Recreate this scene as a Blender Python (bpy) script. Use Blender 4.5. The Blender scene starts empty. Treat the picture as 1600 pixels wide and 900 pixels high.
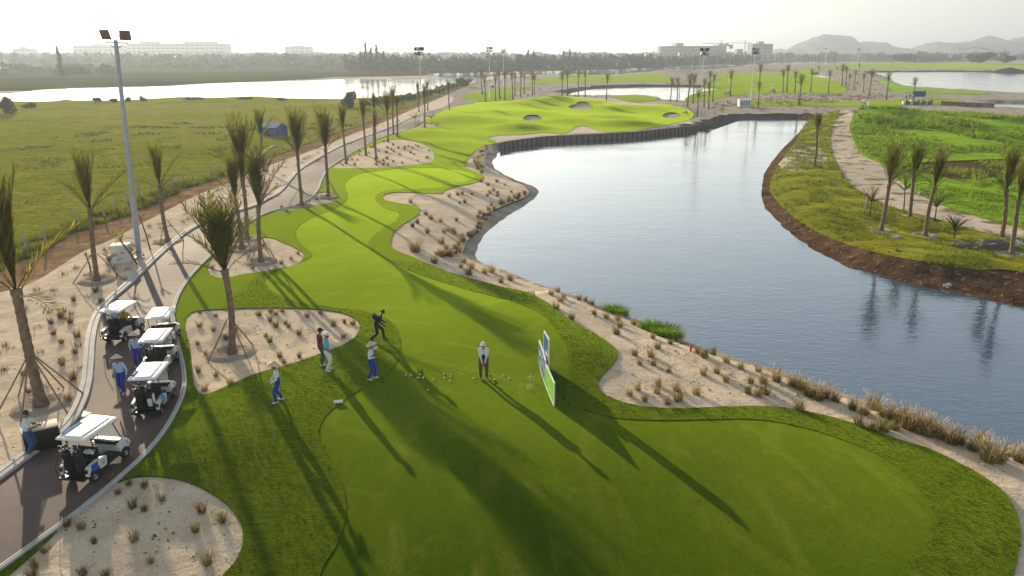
import bpy, bmesh, math, random
import numpy as np
from mathutils import Vector, Matrix, Euler, Quaternion, noise
from mathutils.geometry import delaunay_2d_cdt
R = math.radians
scene = bpy.context.scene
C = scene.collection
rng = random.Random(7)

# ------------------------------------------------------------------ camera
F, HOR, CAMZ = 1150.0, 82.0, 13.5            # focal length in photo pixels, horizon row, drone height
PITCH = math.atan((450 - HOR) / F)
cam_d = bpy.data.cameras.new('camera')
cam_d.sensor_width = 36.0
cam_d.lens = F / 1600 * 36.0
cam_d.clip_start, cam_d.clip_end = 0.5, 12000
cam = bpy.data.objects.new('camera', cam_d)
cam.location = (0, 0, CAMZ)
cam.rotation_euler = (math.pi / 2 - PITCH, 0, 0)
C.objects.link(cam)
scene.camera = cam

# ------------------------------------------------------------------ light
SUN_EL, SUN_AZ = R(12.0), R(-30.3)           # azimuth from +Y towards +X
SUN = Vector((math.sin(SUN_AZ) * math.cos(SUN_EL), math.cos(SUN_AZ) * math.cos(SUN_EL), math.sin(SUN_EL)))
world = bpy.data.worlds.new("World")
scene.world = world
world.use_nodes = True
wn = world.node_tree
sky = wn.nodes.new('ShaderNodeTexSky')
sky.sky_type = 'NISHITA'
sky.sun_disc = False
sky.sun_elevation = SUN_EL
sky.sun_rotation = SUN_AZ
sky.altitude = 0
sky.air_density = 1.0
sky.dust_density = 1.0
sky.ozone_density = 1.0
hs = wn.nodes.new('ShaderNodeHueSaturation')
hs.inputs['Saturation'].default_value = 0.55
wn.links.new(sky.outputs[0], hs.inputs['Color'])
wn.links.new(hs.outputs[0], wn.nodes['Background'].inputs['Color'])
wn.nodes['Background'].inputs['Strength'].default_value = 0.10
sl = bpy.data.lights.new('sun', 'SUN')
sl.energy = 5.0
sl.angle = R(0.5)
sl.color = (1.0, 0.82, 0.58)
so = bpy.data.objects.new('sun', sl)
so.rotation_euler = SUN.to_track_quat('Z', 'Y').to_euler()
so.location = (0, 0, 60)
C.objects.link(so)
scene.view_settings.view_transform = 'Standard'
scene.view_settings.look = 'None'
scene.view_settings.exposure = 1.0
scene.view_settings.gamma = 1.0
scene.view_settings.use_curve_mapping = False
cy = scene.cycles
cy.max_bounces = 5
cy.diffuse_bounces = 2
cy.glossy_bounces = 3
cy.transmission_bounces = 3
cy.volume_bounces = 0
cy.transparent_max_bounces = 6
cy.use_denoising = True
cy.caustics_reflective = False
cy.caustics_refractive = False

# ------------------------------------------------------------------ helpers
def tag(o, label=None, cat=None, group=None, kind=None):
    if label: o['label'] = label
    if cat: o['category'] = cat
    if group: o['group'] = group
    if kind: o['kind'] = kind
    return o

def empty(name, loc, rz=0.0, label=None, cat=None, group=None):
    o = bpy.data.objects.new(name, None)
    o.location = loc
    o.rotation_euler = (0, 0, rz)
    o.empty_display_size = 0.3
    C.objects.link(o)
    return tag(o, label, cat, group)

def link(name, me, parent=None, loc=None, rot=None, scale=None):
    o = bpy.data.objects.new(name, me)
    C.objects.link(o)
    if parent: o.parent = parent
    if loc is not None: o.location = loc
    if rot is not None: o.rotation_euler = rot
    if scale is not None: o.scale = scale
    return o

def copy_tree(o, parent=None):
    c = o.copy()
    C.objects.link(c)
    if parent: c.parent = parent
    for ch in list(o.children):
        copy_tree(ch, c)
    return c

class MB:
    """collects shapes into one mesh"""
    def __init__(self):
        self.v, self.f, self.m, self.s = [], [], [], []
    def add(self, vs, fs, mi=0, smooth=False):
        b = len(self.v)
        self.v += [tuple(p) for p in vs]
        self.f += [tuple(i + b for i in f) for f in fs]
        self.m += [mi] * len(fs)
        self.s += [smooth] * len(fs)
    def box(self, c, size, rot=None, ch=0.0, mi=0, taper=(1, 1)):
        hx, hy, hz = size[0] / 2, size[1] / 2, size[2] / 2
        M = (rot.to_matrix() if rot else Matrix.Identity(3))
        c = Vector(c)
        if ch <= 0:
            vs = [Vector((x * hx * (taper[0] if z > 0 else 1), y * hy * (taper[1] if z > 0 else 1), z * hz)) for z in (-1, 1) for y in (-1, 1) for x in (-1, 1)]
            fs = [(0, 2, 3, 1), (4, 5, 7, 6), (0, 1, 5, 4), (2, 6, 7, 3), (0, 4, 6, 2), (1, 3, 7, 5)]
            self.add([M @ p + c for p in vs], fs, mi)
            return
        bm = bmesh.new()
        bmesh.ops.create_cube(bm, size=2)
        for v in bm.verts:
            t = taper if v.co.z > 0 else (1, 1)
            v.co = Vector((v.co.x * hx * t[0], v.co.y * hy * t[1], v.co.z * hz))
        bmesh.ops.bevel(bm, geom=bm.edges[:], offset=ch, segments=2, affect='EDGES', profile=0.6)
        bm.verts.index_update()
        self.add([M @ v.co + c for v in bm.verts], [[v.index for v in f.verts] for f in bm.faces], mi, True)
        bm.free()
    def tube(self, pts, rad, n=6, mi=0, cap=True, smooth=True):
        pts = [Vector(p) for p in pts]
        if not hasattr(rad, '__len__'): rad = [rad] * len(pts)
        vs, fs = [], []
        up = Vector((0.13, 0.97, 0.21)).normalized()
        for i, p in enumerate(pts):
            d = (pts[min(i + 1, len(pts) - 1)] - pts[max(i - 1, 0)]).normalized()
            a = d.cross(up)
            if a.length < 1e-3: a = d.cross(Vector((1, 0, 0)))
            a.normalize()
            b = d.cross(a)
            for k in range(n):
                t = 2 * math.pi * k / n
                vs.append(p + (a * math.cos(t) + b * math.sin(t)) * rad[i])
        for i in range(len(pts) - 1):
            for k in range(n):
                k2 = (k + 1) % n
                fs.append((i * n + k, i * n + k2, (i + 1) * n + k2, (i + 1) * n + k))
        if cap:
            fs.append(tuple(range(n))[::-1])
            fs.append(tuple((len(pts) - 1) * n + k for k in range(n)))
        self.add(vs, fs, mi, smooth)
    def lathe(self, prof, n=12, c=(0, 0, 0), axis='z', mi=0, smooth=True):
        vs, fs = [], []
        for r, z in prof:
            for k in range(n):
                t = 2 * math.pi * k / n
                p = (r * math.cos(t), r * math.sin(t), z)
                if axis == 'x': p = (p[2], p[0], p[1])
                vs.append((p[0] + c[0], p[1] + c[1], p[2] + c[2]))
        for i in range(len(prof) - 1):
            for k in range(n):
                k2 = (k + 1) % n
                fs.append((i * n + k, i * n + k2, (i + 1) * n + k2, (i + 1) * n + k))
        self.add(vs, fs, mi, smooth)
    def prism(self, poly, x0, x1, mi=0):
        """polygon in (y, z) extruded along x"""
        n = len(poly)
        vs = [(x0, y, z) for y, z in poly] + [(x1, y, z) for y, z in poly]
        fs = [(i, (i + 1) % n, n + (i + 1) % n, n + i) for i in range(n)]
        fs += [tuple(range(n))[::-1], tuple(range(n, 2 * n))]
        self.add(vs, fs, mi)
    def mesh(self, name, mats):
        me = bpy.data.meshes.new(name)
        me.from_pydata(self.v, [], self.f)
        for m in (mats if isinstance(mats, (list, tuple)) else [mats]): me.materials.append(m)
        me.polygons.foreach_set('material_index', self.m)
        me.polygons.foreach_set('use_smooth', self.s)
        me.update()
        return me
    def build(self, name, mats, parent=None, **k):
        return link(name, self.mesh(name, mats), parent, **k)

def lin(r, g, b):
    f = lambda c: (c / 255 / 12.92) if c / 255 <= 0.04045 else ((c / 255 + 0.055) / 1.055) ** 2.4
    return (f(r), f(g), f(b), 1)

# ------------------------------------------------------------------ materials
def nt(name):
    m = bpy.data.materials.new(name)
    m.use_nodes = True
    t = m.node_tree
    return m, t, t.nodes['Principled BSDF'], t.nodes['Material Output']

def nn(t, typ, **k):
    n = t.nodes.new(typ)
    for a, v in k.items():
        if a in n.inputs.keys(): n.inputs[a].default_value = v
        else: setattr(n, a, v)
    return n

def ramp(t, src, stops):
    r = t.nodes.new('ShaderNodeValToRGB')
    el = r.color_ramp.elements
    while len(el) < len(stops): el.new(0.5)
    for e, (p, c) in zip(el, stops):
        e.position = p
        e.color = c if len(c) == 4 else (*c, 1)
    t.links.new(src, r.inputs[0])
    return r.outputs[0]

def mixc(t, fac, a, b, mode='MIX'):
    m = t.nodes.new('ShaderNodeMix')
    m.data_type = 'RGBA'
    m.blend_type = mode
    for sock, val in ((m.inputs[0], fac), (m.inputs[6], a), (m.inputs[7], b)):
        if hasattr(val, 'is_output'): t.links.new(val, sock)
        elif isinstance(val, (int, float)): sock.default_value = val
        else: sock.default_value = val if len(val) == 4 else (*val, 1)
    return m.outputs[2]

def pos(t, scale=(1, 1, 1), rot=(0, 0, 0), obj=False):
    if obj: s = t.nodes.new('ShaderNodeTexCoord').outputs['Object']
    else: s = t.nodes.new('ShaderNodeNewGeometry').outputs['Position']
    mp = t.nodes.new('ShaderNodeMapping')
    mp.inputs['Scale'].default_value = scale
    mp.inputs['Rotation'].default_value = rot
    t.links.new(s, mp.inputs[0])
    return mp.outputs[0]

def noi(t, vec, scale, detail=4, rough=0.55, dist=0.0):
    n = nn(t, 'ShaderNodeTexNoise', Scale=scale, Detail=detail, Roughness=rough, Distortion=dist)
    t.links.new(vec, n.inputs['Vector'])
    return n.outputs['Fac']

def bump(t, h, strength, dist, bsdf, prev=None):
    b = nn(t, 'ShaderNodeBump', Strength=strength, Distance=dist)
    t.links.new(h, b.inputs['Height'])
    if prev: t.links.new(prev, b.inputs['Normal'])
    if bsdf: t.links.new(b.outputs[0], bsdf.inputs['Normal'])
    return b.outputs[0]

def plain(name, col, rough=0.6, metal=0.0, vary=0.12, scale=6.0, spec=0.5):
    """one colour with faint mottling and grain"""
    m, t, p, o = nt(name)
    c = col if len(col) == 4 else (*col, 1)
    n = noi(t, pos(t, obj=True), scale, 4)
    lo = tuple(x * (1 - vary) for x in c[:3])
    hi = tuple(min(1, x * (1 + vary)) for x in c[:3])
    t.links.new(ramp(t, n, [(0.3, lo), (0.7, hi)]), p.inputs['Base Color'])
    p.inputs['Roughness'].default_value = rough
    p.inputs['Metallic'].default_value = metal
    p.inputs['Specular IOR Level'].default_value = spec
    bump(t, noi(t, pos(t, obj=True), 40, 3), 0.12, 0.01, p)
    return m

def ground_mat(name, stops, s1, big=None, sb=0.05, rough=0.95, fine=None, bumps=((8, 0.5, 0.05),), sheen=0.0, sheen_tint=(1, 1, 1), stretch=(1, 1, 1), spec=0.0, rings=False):
    m, t, p, o = nt(name)
    v = pos(t, stretch)
    col = ramp(t, noi(t, v, s1, 6, 0.62), stops)
    if big:
        for (sc, lo, hi, c, amt) in big:
            f = ramp(t, noi(t, pos(t), sc, 4, 0.55, 0.6), [(lo, (0, 0, 0)), (hi, (amt, amt, amt))])
            col = mixc(t, f, col, c)
    if rings:                                         # worn arcs where the mowers turn
        for (cx, cy, sc_, ph) in ((-9.0, 17.0, 1.15, 0.0), (14.0, 22.0, 0.8, 1.0)):
            mp = nn(t, 'ShaderNodeMapping'); mp.inputs['Location'].default_value = (-cx, -cy, 0)
            t.links.new(t.nodes.new('ShaderNodeNewGeometry').outputs['Position'], mp.inputs[0])
            wv = nn(t, 'ShaderNodeTexWave', Scale=sc_ * 0.12, Distortion=2.5, Detail=3.0)
            wv.inputs['Detail Scale'].default_value = 0.25
            wv.wave_type = 'RINGS'; wv.rings_direction = 'Z'
            t.links.new(mp.outputs[0], wv.inputs['Vector'])
            a = ramp(t, wv.outputs['Fac'], [(0.86, (0, 0, 0)), (0.97, (1, 1, 1))])
            b_ = ramp(t, noi(t, pos(t), 0.22, 4), [(0.42, (0, 0, 0)), (0.60, (0.26,) * 3)])
            col = mixc(t, mixc(t, 1.0, a, b_, 'MULTIPLY'), col, (0.15, 0.125, 0.022))
    if fine:
        f = ramp(t, noi(t, pos(t), fine[0], 3, 0.6), [(0.3, (fine[1],) * 3), (0.7, (fine[2],) * 3)])
        col = mixc(t, 1.0, col, f, 'MULTIPLY')
    if fine and len(fine) > 3:
        f = ramp(t, noi(t, pos(t, stretch), fine[3], 4, 0.65), [(0.32, (fine[4],) * 3), (0.68, (fine[5],) * 3)])
        col = mixc(t, 1.0, col, f, 'MULTIPLY')
    t.links.new(col, p.inputs['Base Color'])
    p.inputs['Roughness'].default_value = rough
    p.inputs['Specular IOR Level'].default_value = spec
    p.inputs['Sheen Weight'].default_value = sheen
    p.inputs['Sheen Roughness'].default_value = 0.38
    p.inputs['Sheen Tint'].default_value = (*sheen_tint, 1)
    prev = None
    for k, (sc, st, d) in enumerate(bumps):
        prev = bump(t, noi(t, v if k == 0 else pos(t), sc, 5, 0.65), st, d, p if k == len(bumps) - 1 else None, prev)
    return m

M = {}
GT = (0.60, 0.84, 0.05)
M['fairway'] = ground_mat('short_turf', [(0.28, (0.012, 0.036, 0.0016)), (0.55, (0.020, 0.050, 0.0020)), (0.8, (0.042, 0.072, 0.0030))], 0.35,
    big=[(0.09, 0.46, 0.68, (0.009, 0.036, 0.0030), 0.8), (0.16, 0.56, 0.74, (0.066, 0.070, 0.008), 0.65), (0.55, 0.60, 0.76, (0.110, 0.096, 0.018), 0.5)],
    fine=(22, 0.5, 1.5, 3.2, 0.78, 1.22), bumps=((2.2, 0.25, 0.05), (45, 0.75, 0.03)), sheen=0.85, sheen_tint=GT, stretch=(1.4, 0.7, 1), spec=0.0, rings=True)
M['rough'] = ground_mat('rough_turf', [(0.25, (0.011, 0.026, 0.0014)), (0.5, (0.025, 0.042, 0.0020)), (0.78, (0.062, 0.064, 0.0050))], 0.9,
    big=[(0.12, 0.5, 0.7, (0.014, 0.046, 0.003), 0.6), (0.3, 0.54, 0.74, (0.095, 0.088, 0.009), 0.65)],
    fine=(16, 0.42, 1.55), bumps=((3.0, 0.5, 0.10), (22, 0.9, 0.06)), sheen=0.82, sheen_tint=GT, stretch=(0.9, 1.6, 1), spec=0.0)
M['sand'] = ground_mat('sand', [(0.28, (0.51, 0.395, 0.27)), (0.5, (0.66, 0.53, 0.375)), (0.75, (0.78, 0.645, 0.475))], 0.8,
    big=[(0.15, 0.5, 0.75, (0.52, 0.43, 0.32), 0.6), (2.3, 0.66, 0.74, (0.30, 0.23, 0.16), 0.45)],
    fine=(14, 0.82, 1.12), bumps=((1.1, 0.4, 0.16), (4.5, 0.7, 0.08), (22, 0.6, 0.02)), sheen=0.1)
M['far_sand'] = ground_mat('bare_sandy_ground', [(0.28, (0.30, 0.26, 0.21)), (0.5, (0.44, 0.385, 0.315)), (0.75, (0.58, 0.51, 0.42))], 0.25,
    big=[(0.05, 0.55, 0.75, (0.27, 0.245, 0.19), 0.6), (0.4, 0.56, 0.66, (0.14, 0.13, 0.085), 0.7)], bumps=((0.5, 0.6, 0.4), (2.5, 0.5, 0.1)))
M['path_sand'] = ground_mat('sandy_path', [(0.28, (0.44, 0.36, 0.27)), (0.5, (0.58, 0.48, 0.37)), (0.75, (0.70, 0.59, 0.46))], 0.5,
    big=[(0.35, 0.54, 0.62, (0.11, 0.13, 0.02), 0.8)], bumps=((0.8, 0.5, 0.2), (6, 0.5, 0.06)))
M['bunker'] = ground_mat('bunker_sand', [(0.3, (0.42, 0.36, 0.29)), (0.7, (0.54, 0.47, 0.38))], 1.0, bumps=((4, 0.3, 0.05),))
M['asphalt'] = ground_mat('asphalt', [(0.3, (0.075, 0.050, 0.046)), (0.5, (0.098, 0.067, 0.060)), (0.75, (0.135, 0.094, 0.080))], 0.7,
    big=[(0.3, 0.5, 0.7, (0.14, 0.096, 0.077), 0.5), (1.5, 0.64, 0.76, (0.22, 0.17, 0.13), 0.4)], fine=(45, 0.82, 1.14), rough=0.8, bumps=((60, 0.4, 0.01),), spec=0.4)
M['pasture'] = ground_mat('pasture_grass', [(0.25, (0.066, 0.086, 0.004)), (0.5, (0.135, 0.145, 0.009)), (0.75, (0.235, 0.205, 0.028))], 0.28,
    big=[(0.018, 0.44, 0.62, (0.215, 0.178, 0.044), 0.8), (0.06, 0.52, 0.70, (0.045, 0.080, 0.004), 0.7), (0.8, 0.60, 0.7, (0.045, 0.055, 0.010), 0.75)],
    fine=(2.2, 0.5, 1.5, 0.5, 0.65, 1.3), bumps=((0.7, 0.9, 0.6), (3, 0.9, 0.25)), sheen=0.30, sheen_tint=(0.8, 0.85, 0.08), stretch=(0.8, 1.8, 1))
M['track'] = ground_mat('dirt', [(0.25, (0.18, 0.108, 0.058)), (0.5, (0.29, 0.182, 0.100)), (0.75, (0.46, 0.32, 0.19))], 0.6,
    big=[(0.25, 0.5, 0.7, (0.13, 0.082, 0.05), 0.5)], bumps=((1.0, 0.7, 0.3), (6, 0.6, 0.06)))
M['mud'] = ground_mat('mud_bank', [(0.25, (0.050, 0.032, 0.019)), (0.5, (0.110, 0.068, 0.040)), (0.78, (0.21, 0.145, 0.09))], 0.9,
    big=[(2.5, 0.62, 0.68, (0.35, 0.30, 0.24), 0.6)], bumps=((1.4, 0.9, 0.4), (8, 0.8, 0.08)))
M['shore'] = ground_mat('wet_shore', [(0.25, (0.26, 0.21, 0.16)), (0.5, (0.40, 0.33, 0.26)), (0.78, (0.55, 0.47, 0.37))], 0.7,
    big=[(0.4, 0.55, 0.7, (0.15, 0.13, 0.09), 0.6)], bumps=((1.5, 0.5, 0.2), (9, 0.5, 0.05)))
M['bank_grass'] = ground_mat('wild_bank_grass', [(0.25, (0.040, 0.070, 0.004)), (0.5, (0.085, 0.126, 0.006)), (0.75, (0.180, 0.180, 0.016))], 0.45,
    big=[(0.10, 0.55, 0.72, (0.060, 0.110, 0.010), 0.7), (0.22, 0.62, 0.74, (0.27, 0.20, 0.12), 0.6), (0.8, 0.6, 0.7, (0.05, 0.04, 0.016), 0.7)],
    fine=(5, 0.6, 1.35), bumps=((1.0, 0.9, 0.4), (7, 0.9, 0.12)), sheen=0.5, sheen_tint=(0.9, 0.8, 0.12))
M['lush'] = ground_mat('lush_grass', [(0.25, (0.062, 0.110, 0.004)), (0.5, (0.105, 0.160, 0.005)), (0.78, (0.165, 0.205, 0.008))], 0.2,
    big=[(0.07, 0.55, 0.68, (0.035, 0.085, 0.006), 0.75)], fine=(3, 0.7, 1.3), bumps=((0.35, 0.9, 0.9), (3, 0.9, 0.2)), sheen=0.5, sheen_tint=(0.5, 0.9, 0.1))
M['far_land'] = ground_mat('distant_meadow', [(0.3, (0.034, 0.046, 0.008)), (0.5, (0.060, 0.074, 0.012)), (0.75, (0.100, 0.105, 0.020))], 0.02,
    big=[(0.012, 0.5, 0.65, (0.034, 0.046, 0.012), 0.7), (0.03, 0.62, 0.7, (0.10, 0.09, 0.04), 0.5)], bumps=((0.2, 0.6, 0.8),), stretch=(0.5, 1, 1))
M['far_turf'] = ground_mat('distant_turf', [(0.3, (0.058, 0.104, 0.006)), (0.5, (0.080, 0.130, 0.008)), (0.75, (0.115, 0.155, 0.012))], 0.12,
    big=[(0.04, 0.45, 0.65, (0.036, 0.082, 0.007), 0.7)], bumps=((0.3, 0.4, 0.4),), sheen=0.22, sheen_tint=GT)
M['liner'] = ground_mat('pond_liner', [(0.3, (0.045, 0.045, 0.042)), (0.7, (0.12, 0.115, 0.105))], 0.3, bumps=((1, 0.4, 0.2),))
M['kerb'] = plain('kerb_concrete', (0.46, 0.45, 0.43), 0.85, vary=0.16, scale=1.5)
M['white_paint'] = plain('white_paint', (0.78, 0.78, 0.77), 0.32, vary=0.05)
M['white_plastic'] = plain('white_plastic', (0.70, 0.71, 0.72), 0.35, vary=0.06)
M['grey_panel'] = plain('grey_panel', (0.50, 0.50, 0.50), 0.5, vary=0.05)
M['black_plastic'] = plain('black_plastic', (0.012, 0.012, 0.014), 0.42, vary=0.3)
M['black_cloth'] = plain('black_cloth', (0.014, 0.015, 0.018), 0.85, vary=0.3)
M['black_metal'] = plain('black_metal', (0.02, 0.02, 0.022), 0.4, vary=0.2)
M['rubber'] = plain('tyre_rubber', (0.018, 0.018, 0.019), 0.8, vary=0.3)
M['chrome'] = plain('bright_metal', (0.62, 0.62, 0.64), 0.25, 0.9, vary=0.1)
M['blue_bag'] = plain('blue_cloth', (0.020, 0.075, 0.42), 0.7, vary=0.2)
M['cyan_towel'] = plain('pale_blue_cloth', (0.10, 0.30, 0.62), 0.8, vary=0.2)
M['galv'] = plain('galvanised_steel', (0.40, 0.41, 0.45), 0.45, 0.35, vary=0.1, scale=3)
M['pale_pole'] = plain('pale_grey_steel', (0.62, 0.63, 0.64), 0.5, 0.1, vary=0.06)
M['rust_lamp'] = plain('weathered_lamp_housing', (0.22, 0.14, 0.09), 0.6, 0.2, vary=0.3, scale=4)
M['dark_lamp'] = plain('dark_lamp_housing', (0.06, 0.065, 0.075), 0.5, 0.2)
M['lamp_glass'] = plain('lamp_glass', (0.42, 0.46, 0.5), 0.12, 0.0, vary=0.05)
M['concrete'] = plain('concrete', (0.42, 0.40, 0.37), 0.9, vary=0.2, scale=2)
M['white_wall'] = plain('white_render', (0.70, 0.69, 0.66), 0.8, vary=0.08, scale=2)
M['stake'] = plain('bamboo_prop', (0.27, 0.20, 0.12), 0.8, vary=0.25)
M['timber'] = plain('weathered_timber', (0.20, 0.16, 0.13), 0.85, vary=0.4, scale=1.2)
M['timber_post'] = plain('dark_timber_post', (0.085, 0.065, 0.053), 0.85, vary=0.3, scale=1.2)
M['red'] = plain('red_paint', (0.62, 0.03, 0.02), 0.5)
M['sign_blue'] = plain('sign_blue', (0.022, 0.085, 0.30), 0.4, vary=0.08)
M['sign_green'] = plain('sign_green', (0.16, 0.50, 0.025), 0.4, vary=0.08)
M['sign_pale'] = plain('sign_pale_print', (0.62, 0.70, 0.74), 0.4, vary=0.08)
M['tarp_blue'] = plain('blue_tarpaulin', (0.035, 0.055, 0.30), 0.6, vary=0.2, scale=1)
M['tin'] = plain('tin_roof', (0.27, 0.32, 0.42), 0.5, 0.2, vary=0.15, scale=1)
M['skin'] = plain('skin', (0.27, 0.135, 0.085), 0.55, vary=0.08)
M['hair'] = plain('dark_hair', (0.008, 0.007, 0.007), 0.5, vary=0.2)
M['straw'] = plain('straw', (0.62, 0.50, 0.36), 0.75, vary=0.15, scale=12)
M['white_cloth'] = plain('white_cloth', (0.70, 0.72, 0.76), 0.85, vary=0.08)
M['pale_blue_shirt'] = plain('pale_blue_shirt', (0.42, 0.56, 0.78), 0.85, vary=0.08)
M['royal_blue'] = plain('royal_blue_cloth', (0.018, 0.045, 0.34), 0.85, vary=0.15)
M['navy'] = plain('navy_cloth', (0.022, 0.045, 0.13), 0.85, vary=0.15)
M['brown_cloth'] = plain('brown_cloth', (0.115, 0.075, 0.050), 0.85, vary=0.12)
M['grey_cloth'] = plain('grey_cloth', (0.085, 0.075, 0.085), 0.85, vary=0.12)
M['red_cloth'] = plain('dark_red_cloth', (0.20, 0.014, 0.022), 0.85, vary=0.15)
M['cyan_cloth'] = plain('turquoise_cloth', (0.09, 0.44, 0.68), 0.85, vary=0.12)
M['denim'] = plain('denim', (0.045, 0.10, 0.23), 0.85, vary=0.15)
M['yellow_cloth'] = plain('yellow_cloth', (0.55, 0.30, 0.02), 0.85, vary=0.15)
M['dark_cloth'] = plain('charcoal_cloth', (0.02, 0.022, 0.026), 0.85, vary=0.2)
M['wood_top'] = plain('pale_wood', (0.50, 0.41, 0.30), 0.7, vary=0.15)
M['tray'] = plain('pale_green_plastic', (0.45, 0.62, 0.52), 0.5)

def leaf_mat(name, a, b, trans=0.45, rough=0.6, island=True):
    m, t, p, o = nt(name)
    n = noi(t, pos(t), 1.3, 3)
    col = ramp(t, n, [(0.3, a), (0.7, b)])
    oi = t.nodes.new('ShaderNodeObjectInfo')
    col = mixc(t, ramp(t, oi.outputs['Random'], [(0, (0, 0, 0)), (1, (0.35,) * 3)]), col, tuple(x * 0.55 for x in b[:3]))
    g = t.nodes.new('ShaderNodeNewGeometry')
    f = ramp(t, g.outputs['Random Per Island'], [(0, (0.6,) * 3), (1, (1.3,) * 3)])
    col = mixc(t, 1.0, col, f, 'MULTIPLY')
    t.links.new(col, p.inputs['Base Color'])
    p.inputs['Roughness'].default_value = rough
    tr = t.nodes.new('ShaderNodeBsdfTranslucent')
    t.links.new(col, tr.inputs['Color'])
    mx = t.nodes.new('ShaderNodeMixShader')
    mx.inputs[0].default_value = trans
    t.links.new(p.outputs[0], mx.inputs[1])
    t.links.new(tr.outputs[0], mx.inputs[2])
    t.links.new(mx.outputs[0], o.inputs['Surface'])
    return m
M['palm_leaf'] = leaf_mat('palm_leaf', (0.100, 0.108, 0.016), (0.200, 0.195, 0.030), 0.55)
M['palm_dry'] = leaf_mat('dry_palm_leaf', (0.16, 0.105, 0.05), (0.26, 0.19, 0.085), 0.35)
M['palm_yellow'] = leaf_mat('yellow_palm_leaf', (0.30, 0.28, 0.03), (0.48, 0.40, 0.05), 0.5)
M['trunk'] = plain('palm_trunk', (0.20, 0.135, 0.092), 0.9, vary=0.4, scale=5)
M['tuft_dry'] = leaf_mat('dry_grass_blades', (0.22, 0.165, 0.060), (0.42, 0.33, 0.14), 0.45)
M['tuft_olive'] = leaf_mat('olive_grass_blades', (0.13, 0.125, 0.030), (0.24, 0.215, 0.060), 0.45)
M['tuft_brown'] = leaf_mat('brown_grass_blades', (0.13, 0.080, 0.042), (0.27, 0.175, 0.085), 0.4)
M['plume'] = leaf_mat('feathery_grass_plumes', (0.50, 0.38, 0.24), (0.70, 0.55, 0.38), 0.5)
M['reed'] = leaf_mat('green_reed_blades', (0.12, 0.26, 0.015), (0.26, 0.42, 0.03), 0.6)
M['bank_blades'] = leaf_mat('bank_grass_blades', (0.095, 0.155, 0.008), (0.24, 0.29, 0.018), 0.6)
M['lush_blades'] = leaf_mat('lush_grass_blades', (0.14, 0.24, 0.008), (0.28, 0.38, 0.014), 0.62)
M['turf_blades'] = leaf_mat('turf_blades', (0.034, 0.060, 0.003), (0.085, 0.098, 0.007), 0.5)
M['field_blades'] = leaf_mat('field_grass_blades', (0.09, 0.12, 0.010), (0.19, 0.20, 0.025), 0.55)
M['shrub'] = leaf_mat('shrub_leaves', (0.038, 0.058, 0.012), (0.085, 0.115, 0.020), 0.35)
M['wood_leaf'] = leaf_mat('far_tree_leaves', (0.030, 0.046, 0.014), (0.075, 0.092, 0.026), 0.3)
M['pine_leaf'] = leaf_mat('casuarina_needles', (0.030, 0.042, 0.022), (0.06, 0.072, 0.036), 0.25)
M['bark'] = plain('bark', (0.085, 0.068, 0.052), 0.9, vary=0.3)
M['rock'] = plain('rock', (0.16, 0.155, 0.15), 0.9, vary=0.3, scale=0.02)
M['rubble'] = plain('grey_rubble', (0.15, 0.125, 0.115), 0.95, vary=0.35, scale=3)
M['far_wall'] = plain('distant_building_wall', (0.40, 0.40, 0.41), 0.8, vary=0.1, scale=0.1)
M['far_glass'] = plain('distant_window_band', (0.10, 0.12, 0.15), 0.3, vary=0.2, scale=0.2)
M['far_roof'] = plain('distant_roof', (0.22, 0.19, 0.18), 0.8, vary=0.3, scale=0.1)
M['far_block'] = plain('unfinished_concrete', (0.30, 0.28, 0.26), 0.9, vary=0.2, scale=0.1)
M['crane'] = plain('crane_steel', (0.45, 0.32, 0.20), 0.6, 0.2)

def hill_mat():
    m, t, p, o = nt('wooded_rock')
    n = noi(t, pos(t, (0.012, 0.012, 0.03)), 1.0, 8, 0.65)
    t.links.new(ramp(t, n, [(0.35, (0.035, 0.045, 0.028)), (0.55, (0.075, 0.085, 0.06)), (0.75, (0.20, 0.19, 0.17))]), p.inputs['Base Color'])
    p.inputs['Roughness'].default_value = 1
    bump(t, noi(t, pos(t, (0.03, 0.03, 0.03)), 1.0, 6), 1.0, 12, p)
    return m
M['hill'] = hill_mat()

def water_mat():
    m, t, p, o = nt('water')
    p.inputs['Base Color'].default_value = (0.058, 0.110, 0.178, 1)
    p.inputs['Roughness'].default_value = 0.05
    p.inputs['Coat Weight'].default_value = 1.0
    p.inputs['Coat IOR'].default_value = 1.62
    p.inputs['Coat Roughness'].default_value = 0.05
    p.inputs['IOR'].default_value = 1.33
    wind = ramp(t, noi(t, pos(t, (0.05, 0.09, 1), (0, 0, R(20))), 1.0, 4, 0.6, 0.8), [(0.36, (0.25,) * 3), (0.62, (1,) * 3)])
    r_ = nn(t, 'ShaderNodeMapRange')
    r_.inputs['To Min'].default_value = 0.025
    r_.inputs['To Max'].default_value = 0.085
    t.links.new(wind, r_.inputs['Value'])
    t.links.new(r_.outputs[0], p.inputs['Roughness'])
    t.links.new(r_.outputs[0], p.inputs['Coat Roughness'])
    a = noi(t, pos(t, (0.9, 2.0, 1), (0, 0, R(22))), 1.6, 3, 0.55, 0.4)
    am = nn(t, 'ShaderNodeMath', operation='MULTIPLY')
    t.links.new(a, am.inputs[0])
    t.links.new(wind, am.inputs[1])
    b = noi(t, pos(t, (0.5, 1.1, 1), (0, 0, R(-14))), 0.5, 2, 0.5)
    n1 = bump(t, b, 0.04, 0.30, None)
    n2 = bump(t, am.outputs[0], 0.21, 0.10, p, n1)
    t.links.new(n2, p.inputs['Coat Normal'])
    return m
M['water'] = water_mat()
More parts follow.
